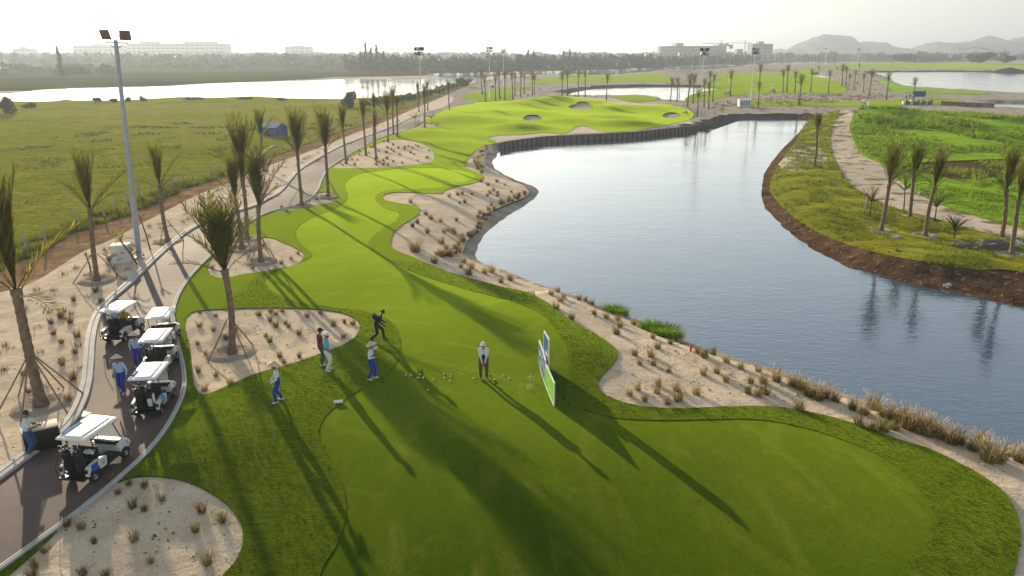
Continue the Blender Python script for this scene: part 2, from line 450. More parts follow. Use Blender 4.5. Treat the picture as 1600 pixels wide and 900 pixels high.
# ------------------------------------------------------------------ from photo pixels to places on the ground
SP, CP = math.sin(PITCH), math.cos(PITCH)
def rays(px):
    px = np.asarray(px, float).reshape(-1, 2)
    a = (px[:, 0] - 800) / F
    b = (450 - px[:, 1]) / F
    return np.stack([a, CP + b * SP, -SP + b * CP], 1)
def flat(px, z=0.0):
    d = rays(px)
    t = (z - CAMZ) / np.minimum(d[:, 2], -1e-4)
    return d[:, :2] * t[:, None]

def spline(pts, step=7.0, closed=True):
    """Catmull-Rom through the control points"""
    P = np.asarray(pts, float)
    n = len(P)
    out = []
    for i in range(n if closed else n - 1):
        if closed: p0, p1, p2, p3 = P[i - 1], P[i], P[(i + 1) % n], P[(i + 2) % n]
        else: p0, p1, p2, p3 = P[max(i - 1, 0)], P[i], P[i + 1], P[min(i + 2, n - 1)]
        k = int(min(40, max(1, np.hypot(*(p2 - p1)) / step)))
        for t in np.arange(k) / k:
            out.append(0.5 * (2 * p1 + (p2 - p0) * t + (2 * p0 - 5 * p1 + 4 * p2 - p3) * t * t + (3 * p1 - p0 - 3 * p2 + p3) * t ** 3))
    if not closed: out.append(P[-1])
    return np.array(out)

def seg_dist(X, Y, poly, closed=True):
    """distance to a polyline and the index of the nearest segment"""
    A = poly
    B = np.roll(poly, -1, 0) if closed else poly[1:]
    if not closed: A = poly[:-1]
    if X.size < 300:
        E = B - A
        px, py = X[:, None] - A[None, :, 0], Y[:, None] - A[None, :, 1]
        t = np.clip((px * E[:, 0] + py * E[:, 1]) / ((E ** 2).sum(1) + 1e-12), 0, 1)
        d2 = (px - t * E[:, 0]) ** 2 + (py - t * E[:, 1]) ** 2
        i = d2.argmin(1)
        return np.sqrt(d2[np.arange(len(i)), i]), i
    D2 = np.full(X.shape, 1e18)
    I = np.zeros(X.shape, int)
    for i in range(len(A)):
        ax, ay = A[i]
        dx, dy = B[i] - A[i]
        L = dx * dx + dy * dy + 1e-12
        t = np.clip(((X - ax) * dx + (Y - ay) * dy) / L, 0, 1)
        d = (X - ax - t * dx) ** 2 + (Y - ay - t * dy) ** 2
        m = d < D2
        D2[m] = d[m]
        I[m] = i
    return np.sqrt(D2), I

def inside(X, Y, poly):
    c = np.zeros(X.shape, bool)
    x0, y0 = poly.min(0)
    x1, y1 = poly.max(0)
    sel = (X >= x0) & (X <= x1) & (Y >= y0) & (Y <= y1)
    if not sel.any(): return c
    xs, ys = X[sel], Y[sel]
    r = np.zeros(xs.shape, bool)
    n = len(poly)
    if xs.size < 300:
        a, b = poly, np.roll(poly, -1, 0)
        m = (a[None, :, 1] > ys[:, None]) != (b[None, :, 1] > ys[:, None])
        xi = (b[:, 0] - a[:, 0]) * (ys[:, None] - a[:, 1]) / (b[:, 1] - a[:, 1] + 1e-12) + a[:, 0]
        c[sel] = ((m & (xs[:, None] < xi)).sum(1) % 2) == 1
        return c
    for i in range(n):
        ax, ay = poly[i]
        bx, by = poly[(i + 1) % n]
        if ay == by: continue
        m = (ay > ys) != (by > ys)
        r ^= m & (xs < (bx - ax) * (ys - ay) / (by - ay) + ax)
    c[sel] = r
    return c

ZW = -0.85
LAKE_NEAR = [(1620, 722), (1560, 700), (1460, 660), (1400, 642), (1340, 622), (1270, 598), (1200, 574), (1140, 556), (1080, 536), (1000, 502), (925, 472), (850, 447), (790, 424), (746, 405)]
def to_px(p, z):
    v = np.array([p[0], p[1], z - CAMZ])
    dep = v[1] * CP - v[2] * SP
    return (800 + F * v[0] / dep, 450 - F * (v[1] * SP + v[2] * CP) / dep)
WALL_TOP = [(779, 223), (800, 219.5), (850, 213.5), (900, 211), (950, 208.5), (1000, 205), (1040, 201), (1070, 198), (1088, 194.5)]
wall_w = flat(spline(WALL_TOP, 4, False), 0.15)
WALL_FOOT = [to_px(p, ZW) for p in flat(WALL_TOP, 0.15)]
LAKE = LAKE_NEAR + [(751, 377), (774, 352), (808, 328), (832, 312), (842, 300), (830, 290), (800, 279), (775, 264), (768, 253), (776, 246)] + WALL_FOOT + [
        (1112, 203), (1140, 194), (1165, 187), (1210, 187), (1262, 189), (1242, 213), (1216, 240), (1194, 272), (1191, 300), (1192, 318), (1214, 345),
        (1250, 376), (1310, 410), (1380, 433), (1450, 449), (1520, 464), (1600, 481), (1760, 512), (2150, 600), (2150, 940), (1800, 800)]
RIVER = [(-700, 200), (-300, 176), (0, 163), (60, 162), (100, 158), (160, 160), (230, 157), (290, 153.5), (330, 155), (400, 153.5), (450, 156), (515, 158), (560, 156), (600, 152.5), (640, 149), (690, 142),
         (720, 134), (736, 129), (752, 126), (760, 121), (775, 119), (820, 118), (873, 118), (900, 115.5), (930, 118.5), (960, 117.5), (990, 115), (1040, 114.5), (1080, 112), (1120, 108), (1160, 103.5),
         (1165, 101), (1100, 103.5), (1050, 105), (1000, 106.5), (930, 109), (880, 110), (820, 111), (760, 112.5), (700, 113.5), (667, 114.5), (664, 117.5), (690, 121), (694, 122), (660, 122.3), (600, 122.5), (520, 123.5), (400, 127.5), (330, 130), (230, 134.5),
         (100, 138), (0, 144), (-300, 152), (-700, 168)]
POND2 = [(890, 147), (905, 143), (930, 139), (980, 136.5), (1040, 135.8), (1090, 136.5), (1130, 139), (1100, 143), (1080, 148), (1071, 154), (1068, 158.5), (1044, 158.5), (1031, 153), (1022, 150.6), (990, 150), (955, 151), (925, 151), (900, 151)]
UPLAKE = [(1368, 113.5), (1440, 112.3), (1500, 112), (1600, 113.5), (1780, 114.5), (2000, 115), (2000, 153), (1780, 150), (1600, 147), (1560, 145.5), (1520, 142), (1459, 138.5), (1423, 135.7), (1407, 131.6), (1396, 127.5), (1390, 121)]
SMALLW = [(1553, 161), (1600, 161), (1700, 161.5), (1900, 162), (1900, 176), (1700, 175), (1600, 173), (1553, 170.5)]
STRIP = [(1205, 99.5), (1240, 100.3), (1290, 99), (1340, 97.8), (1400, 97.8), (1460, 97.5), (1525, 97.3), (1525, 96.2), (1400, 95.8), (1300, 96.2), (1240, 97.2), (1205, 98.4)]
PUDDLE = [(1273, 117), (1283, 117.5), (1294, 121), (1291, 122.5), (1280, 121), (1273, 119)]
def shore_line(ctrl, step, z=ZW, seed=1, amp=0.25):
    w = flat(spline(ctrl, step), z)
    out = []
    for p in w:
        d = math.hypot(*p)
        a = amp * min(1.0, 60 / max(d, 1)) if d > 60 else amp
        n = noise.noise_vector(Vector((p[0] * 0.55, p[1] * 0.55, seed))) + 0.6 * noise.noise_vector(Vector((p[0] * 1.7, p[1] * 1.7, seed)))
        out.append((p[0] + n.x * a, p[1] + n.y * a))
    return np.array(out)
waters = {'lake': (shore_line(LAKE, 5), 3.0), 'river': (shore_line(RIVER, 5, seed=2, amp=0.5), 5.0), 'pond': (shore_line(POND2, 4, seed=3), 5.0),
          'upper_lake': (shore_line(UPLAKE, 5, seed=4, amp=0.5), 5.0), 'inlet': (shore_line(SMALLW, 6, seed=5), 1.0), 'canal': (shore_line(STRIP, 6, seed=6), 8.0), 'pool': (shore_line(PUDDLE, 4, seed=7), 4.0)}

# height of the land: banks of every water, gentle swells, the humps of the far green
HUMPS = []
def hump(px, py, h, rx, ry, rot=0.0):
    x, y = flat([(px, py)], max(h, 0) * 0.7)[0]
    HUMPS.append((x, y, h, rx, ry, math.cos(rot), math.sin(rot)))
hump(848, 157, 1.4, 11, 7); hump(886, 158, 1.5, 9, 6); hump(930, 160.5, 1.6, 9, 6); hump(962, 167, 1.1, 8, 5)
hump(1032, 168, 1.2, 8, 7); hump(1072, 176, 0.6, 4, 5)
hump(770, 176, 1.3, 9, 8); hump(812, 196, 1.1, 6, 4); hump(720, 184, 1.3, 9, 7); hump(900, 187, 1.0, 9, 4); hump(980, 190, 1.2, 8, 4); hump(850, 176, .8, 6, 5); hump(945, 180, .8, 7, 4)
hump(668, 205, 0.9, 6, 6); hump(700, 222, 0.45, 5, 4)
hump(1375, 176, 2.2, 14, 7); hump(1350, 188, 1.4, 6, 6); hump(1500, 196, 1.0, 14, 7); hump(1580, 214, 1.0, 10, 5); hump(1460, 224, 0.8, 12, 4); hump(1570, 190, 1.2, 12, 6)
hump(1420, 100.5, 3, 60, 40); hump(1540, 104, 7, 14, 16); hump(1580, 104, 5, 12, 14); hump(1060, 110, 3, 20, 20); hump(1180, 108, 2.5, 25, 25)
hump(1470, 400, 0.5, 6, 3); hump(1300, 330, 0.5, 4, 4)
hump(655, 352, 0.35, 2.6, 4.5); hump(905, 545, 0.55, 1.6, 3.6, R(10)); hump(330, 690, 0.25, 2.0, 4.0)
hump(860, 500, 0.25, 2.0, 3.0)
BUNKERS = [(832, 184.5, 15, 5.2), (908, 166.5, 19, 5.0), (1049, 180.5, 14, 4.8)]
def H(X, Y, banks=True):
    X = np.asarray(X, float); Y = np.asarray(Y, float)
    near = np.clip(1.3 - np.hypot(X, Y) / 900, 0.0, 1)
    Z = near * (0.06 * np.sin(X * 0.23 + 1.1) * np.sin(Y * 0.19 + 0.4) + 0.10 * np.sin(X * 0.071 + Y * 0.053) + 0.05 * np.sin(X * 0.41 - Y * 0.33 + 2.0))
    # tee tilted down towards the near end, slope added to darken the turf
    q = np.clip(25.0 - Y, 0, 20)
    Z = Z - 0.07 * (q - 3.0 * (1 - np.exp(-q / 3.0))) * np.clip((X + 12.5) / 6.0, 0, 1)
    for x, y, h, rx, ry, c, s in HUMPS:
        dx, dy = X - x, Y - y
        u, v = dx * c + dy * s, -dx * s + dy * c
        e = (u / rx) ** 2 + (v / ry) ** 2
        Z = Z + h * np.exp(-np.minimum(e, 40))
    if banks:
        for nm, (poly, wb) in waters.items():
            x0, y0 = poly.min(0) - 9
            x1, y1 = poly.max(0) + 9
            sel = (X >= x0) & (X <= x1) & (Y >= y0) & (Y <= y1)
            if not sel.any(): continue
            xs, ys = X[sel], Y[sel]
            d, seg = seg_dist(xs, ys, poly)
            ins = inside(xs, ys, poly)
            w = np.full(d.shape, wb)
            if nm == 'lake':
                mid = (poly[seg] + poly[(seg + 1) % len(poly)]) / 2
                right = (mid[:, 0] > flat([(1180, 260)], ZW)[0][0]) & (mid[:, 1] > 30) & (mid[:, 0] * 0.62 + mid[:, 1] > 60)
                w[right] = 2.6
                pen = (mid[:, 0] < 6) & (mid[:, 1] > 43) & (mid[:, 1] < 95)
                w[pen] = 8.0
                wd, _ = seg_dist(mid[:, 0], mid[:, 1], wall_w, False)
                w[wd < 5.0] = 0.6
                w[mid[:, 1] > 150] = 5.0
            t = np.clip(d / w, 0, 1)
            t = np.where(w == 8.0, t ** 0.55, t * t * (3 - 2 * t))
            z = Z[sel]
            z = np.where(ins, ZW - np.minimum(0.5, d * 0.4), ZW + (z - ZW) * t)
            Z[sel] = z
    return Z
def ground_at(px, dz=0.0):
    """where the photo's ray meets the land"""
    px = np.asarray(px, float).reshape(-1, 2)
    d = rays(px)
    z = np.zeros(len(px))
    for k in range(7):
        t = (z + dz - CAMZ) / np.minimum(d[:, 2], -1e-4)
        nz = H(d[:, 0] * t, d[:, 1] * t)
        z = nz if k < 2 else 0.5 * z + 0.5 * nz
    t = (z + dz - CAMZ) / np.minimum(d[:, 2], -1e-4)
    return np.stack([d[:, 0] * t, d[:, 1] * t, z], 1)
def G(px, py):
    return Vector(ground_at([(px, py)])[0])
def z_at(x, y):
    return float(H(np.array([x]), np.array([y]))[0])
def over(base, px, py):
    """point seen at a pixel, on the upright plane through base that faces the camera"""
    d = rays([(px, py)])[0]
    t = base.y / d[1]
    return Vector((d[0] * t, d[1] * t, CAMZ + d[2] * t))

# ------------------------------------------------------------------ outlines of the land cover (photo pixels)
ROAD_L = [(-160, 860), (-70, 800), (0, 751), (52, 712), (97, 680), (121, 655), (135, 628), (143, 600), (146, 570), (148, 537), (153, 508), (162, 487), (179, 467), (201, 448), (240, 410), (272, 381), (302, 358), (330, 345), (360, 334), (385, 327), (406, 319), (437, 302), (452, 285), (462, 273), (475, 262), (505, 244), (537, 227), (580, 211), (617, 196.5), (652, 180), (675, 173), (694, 167), (705, 160), (709, 154), (714, 148), (724, 142), (742, 135), (770, 129), (800, 123.5)]
ROAD_R = [(800, 125.5), (772, 132), (752, 138), (733, 145), (723, 150), (724, 155), (733, 159), (743, 161.5), (722, 164.5), (704, 169), (690, 173.5), (669, 184), (651, 196), (633, 204), (611, 211), (590, 218), (571, 227.5), (552, 238), (537, 247), (522, 257), (513, 263), (507, 271), (501, 284), (496, 297), (489, 306), (480, 313), (457, 322), (430, 329), (406, 338), (393, 346), (375, 358), (352, 378), (334, 395), (312, 416), (291, 440), (274, 470), (269, 500), (276, 540), (285, 580), (284, 616), (263, 662), (233, 703), (190, 744), (125, 798), (60, 846), (0, 889), (-110, 965)]
GRASS_R = [(757, 228), (742, 236), (734, 245), (728, 254), (726, 261), (738, 267), (751, 271), (756, 276), (754, 281), (744, 285.5), (720, 291), (697, 297.5), (690, 303), (672, 303), (648, 301.5), (620, 301), (602, 304), (597, 307.5), (601, 313), (625, 318), (645, 321), (656, 326), (655, 335), (640, 345), (622, 357), (612, 371), (611, 385), (622, 393), (640, 400), (665, 411), (700, 425), (750, 440), (790, 450), (825, 458), (860, 477), (890, 500), (920, 517), (945, 532), (963, 547), (966, 557), (957, 572), (940, 590), (935, 602), (944, 617), (975, 630), (1015, 637), (1065, 639), (1125, 637), (1200, 636), (1255, 643), (1312, 656), (1355, 670), (1407, 689), (1450, 702), (1487, 719), (1525, 739), (1553, 758), (1573, 777), (1587, 800), (1594, 825), (1594, 850), (1586, 890), (1570, 940)]
GREEN_TOP = [(850, 154), (880, 153.6), (913, 155), (949, 158.5), (976, 164), (1004, 166), (1024, 164.5), (1046, 163), (1060, 168), (1077, 172), (1084, 178), (1083, 183), (1074, 189), (1055, 192), (1044, 195), (1000, 203), (980, 205), (955, 207), (942, 206.5), (928, 202), (917, 198), (907, 197), (898, 199.5), (891, 206), (880, 209), (850, 208), (838, 208.5), (815, 211), (800, 211), (776, 212), (762, 215.5), (774, 221), (777, 224), (767, 226)]
ROAD_MID = [(-140, 920), (-20, 820), (60, 770), (150, 700), (205, 640), (215, 580), (211, 520), (216, 480), (252, 424), (320, 370), (380, 342), (430, 315), (475, 292), (487, 265), (540, 236), (610, 204), (670, 178), (712, 164), (750, 160), (800, 157)]
POLY = []   # (name, polygon in metres); later ones win
def region(name, ctrl, step=7, z=None, keep=False):
    s = np.array(ctrl, float) if keep else spline(ctrl, step)
    w = ground_at(s)[:, :2] if z is None else flat(s, z)
    POLY.append((name, w))
    return w
region('far_land', [(-900, 150), (0, 140), (230, 132), (400, 125), (520, 120.5), (690, 118), (720, 113), (880, 109.5), (1000, 105.5), (1100, 102.5), (1190, 100.3), (1230, 96.6), (1530, 95.7), (1700, 96.5), (2300, 97), (2300, 83.9), (-900, 83.9)], 8, 0.0, True)
region('far_sand', [(700, 146), (742, 128), (900, 112), (1160, 100), (1700, 93), (2300, 94), (2300, 181), (1800, 196), (1597, 186), (1450, 176), (1370, 172), (1330, 181), (1262, 190), (1165, 188), (1090, 196), (1050, 165), (900, 152), (790, 157), (740, 161)], 8, 0.0)
region('pasture', [(-700, 760), (-300, 560), (-60, 452), (30, 411), (125, 364), (212, 329), (287, 296.5), (350, 274), (420, 249), (490, 221.5), (550, 201), (580, 190), (625, 172), (660, 159.5), (690, 147.5), (715, 137.5), (733, 129), (700, 126), (500, 132), (0, 150), (-700, 185)])
region('track', [(-700, 800), (-300, 590), (-60, 476), (45, 444), (125, 396), (172, 375), (245, 337), (312, 303), (350, 290), (400, 266), (490, 234), (560, 206), (600, 191), (640, 173), (690, 152), (718, 139), (735, 130.5), (733, 128.5), (715, 137), (690, 147), (660, 159), (625, 171.5), (580, 189.5), (550, 200.5), (490, 221), (420, 248.5), (350, 273.5), (287, 296), (212, 328.5), (125, 363.5), (30, 410), (-60, 450), (-300, 557), (-700, 757)])
region('far_turf', [(818, 132), (849, 122.5), (873, 120.8), (899, 119), (962, 118.8), (990, 116), (1024, 115.7), (1042, 119), (1053, 125), (1042, 127.5), (997, 127.8), (968, 127), (949, 129), (927, 127.6), (907, 129.2), (880, 128.5), (867, 129), (845, 131.8)], 4)
region('far_turf', [(723, 151), (733, 146.5), (762, 142.6), (794, 136.6), (828, 137.5), (818, 140), (797, 143), (803, 150), (800, 156), (762, 158.6), (735, 158)], 4)
region('far_turf', [(955, 151.5), (990, 150.6), (1022, 151.2), (1028, 154), (1020, 158), (1000, 160), (975, 157.5)], 4)
region('far_turf', [(1126, 116), (1156, 114), (1222, 113), (1250, 109), (1277, 107), (1277, 115), (1289, 121.5), (1295, 126.5), (1309, 127), (1322, 137), (1320, 145.4), (1295, 146), (1240, 146), (1211, 146), (1156, 148.5), (1120, 155), (1105, 158.5), (1071, 158.5), (1070, 153.7), (1087, 145.4), (1107, 130), (1118, 121)], 4)
region('far_turf', [(1151, 160), (1184, 157.3), (1230, 158), (1280, 158.7), (1342, 159), (1383, 157), (1440, 153.8), (1496, 155.2), (1505, 160), (1470, 162.5), (1420, 161), (1400, 166), (1360, 167), (1250, 166), (1190, 165.6), (1160, 163)], 4)
region('lush', [(1366, 122), (1388, 128), (1420, 137), (1459, 139.8), (1520, 143.4), (1548, 146), (1535, 147.5), (1480, 146.5), (1400, 144.5), (1385, 140), (1390, 135), (1374, 129)], 4)
region('far_turf', [(1290, 103), (1340, 100.3), (1420, 99.5), (1520, 99.3), (1600, 100), (1800, 100), (1800, 109), (1600, 109), (1500, 107.8), (1400, 107.2), (1345, 107.5), (1300, 106)], 4)
region('rough', ROAD_MID + GREEN_TOP + GRASS_R + [(1560, 1060), (800, 1080), (-100, 1060)], 6)
FAIRWAY = [(486, 960), (504, 890), (525, 855), (540, 810), (538, 770), (520, 722), (501, 690), (500, 668), (515, 645), (555, 615), (600, 590), (622, 562), (625, 530), (612, 505), (580, 490), (530, 482), (470, 474), (430, 460), (414, 442), (430, 425), (465, 412), (488, 400), (474, 385), (462, 370), (466, 355), (490, 340), (525, 325), (543, 310), (539, 288), (562, 272), (625, 264), (690, 263), (733, 270), (742, 278), (720, 286), (690, 293), (640, 296), (602, 299), (586, 310), (598, 324), (624, 334), (620, 345), (598, 358), (580, 373), (575, 384), (590, 397), (625, 416), (650, 428), (725, 452), (800, 472), (845, 492), (875, 525), (890, 560), (888, 595), (882, 618), (895, 635), (955, 653), (1025, 658), (1100, 657), (1162, 656), (1215, 661), (1275, 675), (1350, 702), (1400, 730), (1430, 760), (1450, 785), (1456, 812), (1450, 840), (1425, 875), (1380, 930), (1300, 1000), (500, 1010)]
region('fairway', FAIRWAY, 6)
isl = {}
isl['front'] = region('sand', [(-10, 930), (12, 902), (60, 860), (115, 806), (165, 766), (205, 748), (250, 746), (300, 757), (345, 782), (371, 808), (380, 840), (372, 872), (345, 905), (300, 960), (150, 1010), (30, 990)])
isl['middle'] = region('sand', [(289, 505), (300, 489), (350, 484), (420, 482), (490, 484), (535, 490), (559, 503), (561, 518), (545, 535), (510, 550), (460, 568), (400, 585), (360, 602), (320, 618), (306, 608), (300, 580), (297, 545), (291, 520)])
isl['upper'] = region('sand', [(324, 424), (332, 402), (350, 384), (380, 375), (420, 372), (455, 385), (475, 398), (471, 409), (440, 420), (390, 428), (345, 435)])
isl['verge'] = region('sand', [(425, 332), (455, 319), (481, 306), (510, 300.5), (530, 308), (524, 315), (490, 322), (450, 329)])
isl['far'] = region('sand', [(519, 262), (540, 249), (575, 231), (605, 219), (632, 218), (652, 222), (668, 229), (678, 240), (677, 252), (650, 257), (600, 262), (555, 263)])
isl['small'] = region('sand', [(640, 201), (655, 194), (672, 193), (690, 194), (686, 197), (662, 200)])
for bx, by, bw, bh in BUNKERS:
    region('bunker', [(bx + bw * math.cos(a) * (1 + 0.1 * math.sin(3 * a)), by + bh * math.sin(a)) for a in np.arange(12) / 12 * 2 * math.pi], 4)
region('shore', [(724, 396), (734, 373), (744, 366), (748, 344), (770, 331), (795, 320), (818, 311), (827, 303), (819, 290), (800, 282), (776, 268), (757, 254), (768, 232), (800, 240), (880, 300), (800, 380), (760, 410)], 5)
region('mud', [(1225, 200), (1262, 176), (1300, 205), (1297, 225), (1305, 252), (1325, 285), (1375, 318), (1475, 346), (1600, 374), (1800, 425), (2200, 520), (2200, 640), (1760, 540), (1500, 490), (1340, 440), (1220, 385), (1165, 325), (1170, 260)])
region('bank_grass', [(1258, 193), (1275, 186), (1310, 178), (1300, 205), (1297, 225), (1305, 252), (1325, 285), (1350, 303), (1375, 318), (1425, 333), (1475, 346), (1550, 367), (1600, 374), (1800, 425), (2200, 530), (2200, 620), (1760, 490), (1600, 428), (1520, 422), (1450, 411), (1380, 398), (1310, 377), (1262, 354), (1230, 330), (1207, 305), (1204, 284), (1222, 250), (1244, 222)])
region('path_sand', [(1216, 258), (1250, 228), (1282, 232), (1293, 250), (1270, 264), (1235, 268)], 5)
region('lush', [(1345, 178), (1375, 171.5), (1395, 170), (1450, 175), (1525, 179), (1597, 185), (1800, 200), (2300, 240), (2300, 520), (1800, 402), (1600, 357), (1525, 338), (1475, 322), (1425, 298), (1400, 278), (1375, 256), (1345, 240), (1332, 216), (1327, 196), (1333, 184)])
region('mud', [(1428, 257), (1500, 252), (1600, 250), (1800, 262), (1800, 290), (1600, 279), (1500, 281), (1445, 271)])
region('path_sand', [(1400, 166.5), (1370, 170.5), (1345, 178), (1333, 184), (1327, 196), (1332, 216), (1345, 240), (1375, 256), (1400, 278), (1425, 298), (1475, 322), (1525, 338), (1600, 357), (1800, 402), (2300, 520), (2300, 545), (1800, 425), (1600, 374), (1550, 367), (1475, 346), (1425, 333), (1375, 318), (1350, 303), (1325, 285), (1305, 252), (1297, 225), (1300, 205), (1310, 180), (1340, 170.5), (1370, 168)])
region('road', ROAD_L + ROAD_R, 5)

# ------------------------------------------------------------------ one triangulation of the whole land, cut along every outline
def build_land():
    vin, ein = [], []
    def ring(w):
        b = len(vin)
        vin.extend([tuple(p) for p in w])
        n = len(w)
        ein.extend([(b + i, b + (i + 1) % n) for i in range(n)])
    for nm, w in POLY: ring(w)
    for nm, (w, wb) in waters.items(): ring(w)
    y = 6.0
    r = random.Random(3)
    pts = []
    while y < 2700:
        st = y * 0.0135
        hw = y * 0.95 + 14
        n = int(2 * hw / st)
        for i in range(n + 1):
            pts.append((-hw + 2 * hw * i / n + r.uniform(-.3, .3) * st, y + r.uniform(-.3, .3) * st))
        y += st
    for x in np.linspace(-7500, 7500, 25): pts += [(x, -60.0), (x, 5000.0), (x, 9400.0)]
    for yy in np.linspace(0, 2800, 15): pts += [(-3000.0, yy), (3000.0, yy), (-7500.0, yy * 3.2), (7500.0, yy * 3.2)]
    vin.extend(pts)
    res = delaunay_2d_cdt([Vector(p) for p in vin], ein, [], 0, 1e-3)
    V = np.array([(p.x, p.y) for p in res[0]])
    T = np.array([f for f in res[2] if len(f) == 3])
    c = V[T].mean(1)
    lab = np.full(len(T), -1)
    names = ['sand']
    for nm, w in POLY:
        if nm not in names: names.append(nm)
        lab[inside(c[:, 0], c[:, 1], w)] = names.index(nm)
    lab[lab < 0] = 0
    wat = np.zeros(len(T), bool)
    for nm, (w, wb) in waters.items():
        i = inside(c[:, 0], c[:, 1], w)
        if nm not in names: names.append(nm)
        lab[i] = names.index(nm)
    Z = H(V[:, 0], V[:, 1])
    # shores: bare ground close to the water
    d = np.full(len(c), 99.0)
    lw = waters['lake'][0]
    sel = (c[:, 0] > -12) & (c[:, 1] < 175) & (c[:, 0] < 90)
    d[sel], _ = seg_dist(c[sel, 0], c[sel, 1], lw)
    if 'shore' not in names: names.append('shore')
    lab[(lab == 0) & (d < 0.7)] = names.index('shore')
    names.append('liner')
    lab[((lab == names.index('far_sand')) | (lab == 0)) & (d < 5.0) & (c[:, 1] > 118) & (c[:, 0] > 33)] = names.index('liner')
    p2 = waters['pond'][0]
    sel = (c[:, 1] > 180) & (c[:, 1] < 420) & (np.abs(c[:, 0]) < 140)
    dd = np.full(len(c), 99.0)
    dd[sel], _ = seg_dist(c[sel, 0], c[sel, 1], p2)
    lab[(lab == names.index('far_sand')) & (dd < 5.5) & (c[:, 1] > 275)] = names.index('liner')
    dd[:] = 99
    sel = (c[:, 1] > 380) & (c[:, 0] > 150)
    dd[sel], _ = seg_dist(c[sel, 0], c[sel, 1], waters['upper_lake'][0])
    lab[(lab != names.index('upper_lake')) & (dd < 6) & (c[:, 1] > 480)] = names.index('liner')
    lift = {'fairway': 0.03, 'rough': 0.05, 'far_turf': 0.06, 'bunker': -0.26, 'road': 0.02, 'lush': 0.10, 'bank_grass': 0.06, 'pasture': 0.06}
    title = {'sand': 'ground', 'rough': 'rough_grass', 'road': 'road', 'lush': 'green_field', 'track': 'dirt_track', 'far_sand': 'sandy_ground', 'path_sand': 'sandy_path', 'far_turf': 'distant_turf', 'bunker': 'bunker_sand'}
    relief = np.zeros(len(V))
    objs = {}
    for k, nm in enumerate(names):
        t = T[lab == k]
        if not len(t): continue
        ids, inv = np.unique(t, return_inverse=True)
        t = inv.reshape(-1, 3)
        P = np.zeros((len(ids), 3))
        P[:, :2] = V[ids]
        if nm in waters:
            P[:, 2] = ZW
            m = M['water']
        else:
            P[:, 2] = Z[ids] + lift.get(nm, 0.0)
            m = M[{'road': 'asphalt'}.get(nm, nm)]
            if nm in ('sand', 'mud', 'track', 'lush', 'bank_grass', 'pasture', 'path_sand', 'far_sand', 'shore'):
                amp, sc = {'sand': (0.045, 0.9), 'mud': (0.14, 1.3), 'track': (0.10, 0.7), 'lush': (0.30, 0.22), 'bank_grass': (0.24, 0.5), 'pasture': (0.10, 0.35), 'path_sand': (0.06, 0.8), 'far_sand': (0.12, 0.25), 'shore': (0.08, 0.9)}[nm]
                e = np.zeros(len(ids), bool)
                ed = np.sort(np.concatenate([t[:, [0, 1]], t[:, [1, 2]], t[:, [2, 0]]]), 1)
                u, cnt = np.unique(ed, axis=0, return_counts=True)
                e[u[cnt == 1].ravel()] = True
                for i in np.nonzero(~e)[0]:
                    if P[i, 1] < 320:
                        q = Vector((P[i, 0] * sc, P[i, 1] * sc, k))
                        P[i, 2] += amp * (noise.noise(q) + 0.6 * noise.noise(q * 2.3))
        # orient, then skirts at the outline
        A, B_, C_ = P[t[:, 0]], P[t[:, 1]], P[t[:, 2]]
        cr = (B_[:, 0] - A[:, 0]) * (C_[:, 1] - A[:, 1]) - (B_[:, 1] - A[:, 1]) * (C_[:, 0] - A[:, 0])
        t[cr < 0] = t[cr < 0][:, ::-1]
        faces = t.tolist()
        verts = P.tolist()
        if nm not in waters:
            cnt = {}
            for a, b, c3 in faces:
                for e in ((a, b), (b, c3), (c3, a)): cnt[e] = 1
            low, top_ = {}, {}
            sk = []
            for (a, b) in cnt:
                if (b, a) in cnt: continue
                for i in (a, b):
                    if i not in low:
                        top_[i] = len(verts)
                        verts.append(list(verts[i]))
                        low[i] = len(verts)
                        verts.append((verts[i][0], verts[i][1], verts[i][2] - 0.6))
                sk.append((top_[b], top_[a], low[a], low[b]))
            nf = len(faces)
            faces += sk
        me = bpy.data.meshes.new(title.get(nm, nm))
        me.from_pydata(verts, [], faces)
        me.materials.append(m)
        sm = np.ones(len(faces), bool)
        if nm not in waters: sm[nf:] = False
        me.polygons.foreach_set('use_smooth', sm)
        me.update()
        objs[nm] = tag(link(title.get(nm, nm), me), kind='structure')
    return objs
land = build_land()

# kerbs: a swept concrete edge on both sides of the cart path
def kerb(ctrl, width, h, side):
    s = ground_at(spline(ctrl, 6, False))
    P = [Vector((p[0], p[1], 0)) for p in s]
    vs, fs = [], []
    prof = [(0, -0.15), (0.0, 0.03), (0.03, h), (width * 0.45, h + 0.01), (width * 0.5, h - 0.03), (width * 0.55, h - 0.03), (width * 0.6, h + 0.01), (width, h), (width, -0.15)]
    n = len(prof)
    for i, p in enumerate(P):
        d = (P[min(i + 1, len(P) - 1)] - P[max(i - 1, 0)]).normalized()
        q = Vector((d.y, -d.x, 0)) * side
        z = float(s[i][2])
        for (o, zz) in prof: vs.append(p + q * (o - 0.05) + Vector((0, 0, z + 0.02 + zz)))
    for i in range(len(P) - 1):
        for k in range(n - 1):
            f = (i * n + k, i * n + k + 1, (i + 1) * n + k + 1, (i + 1) * n + k)
            fs.append(f if side < 0 else f[::-1])
    mb = MB()
    mb.add(vs, fs, 0, False)
    return tag(mb.build('kerb', M['kerb']), kind='structure')
kerb(ROAD_L[:30], 0.46, 0.10, -1)
kerb(ROAD_R[10:], 0.20, 0.10, -1)

# ------------------------------------------------------------------ palms
def ordinal(n):
    return str(n) + ('th' if 10 <= n % 100 <= 20 else {1: 'st', 2: 'nd', 3: 'rd'}.get(n % 10, 'th'))

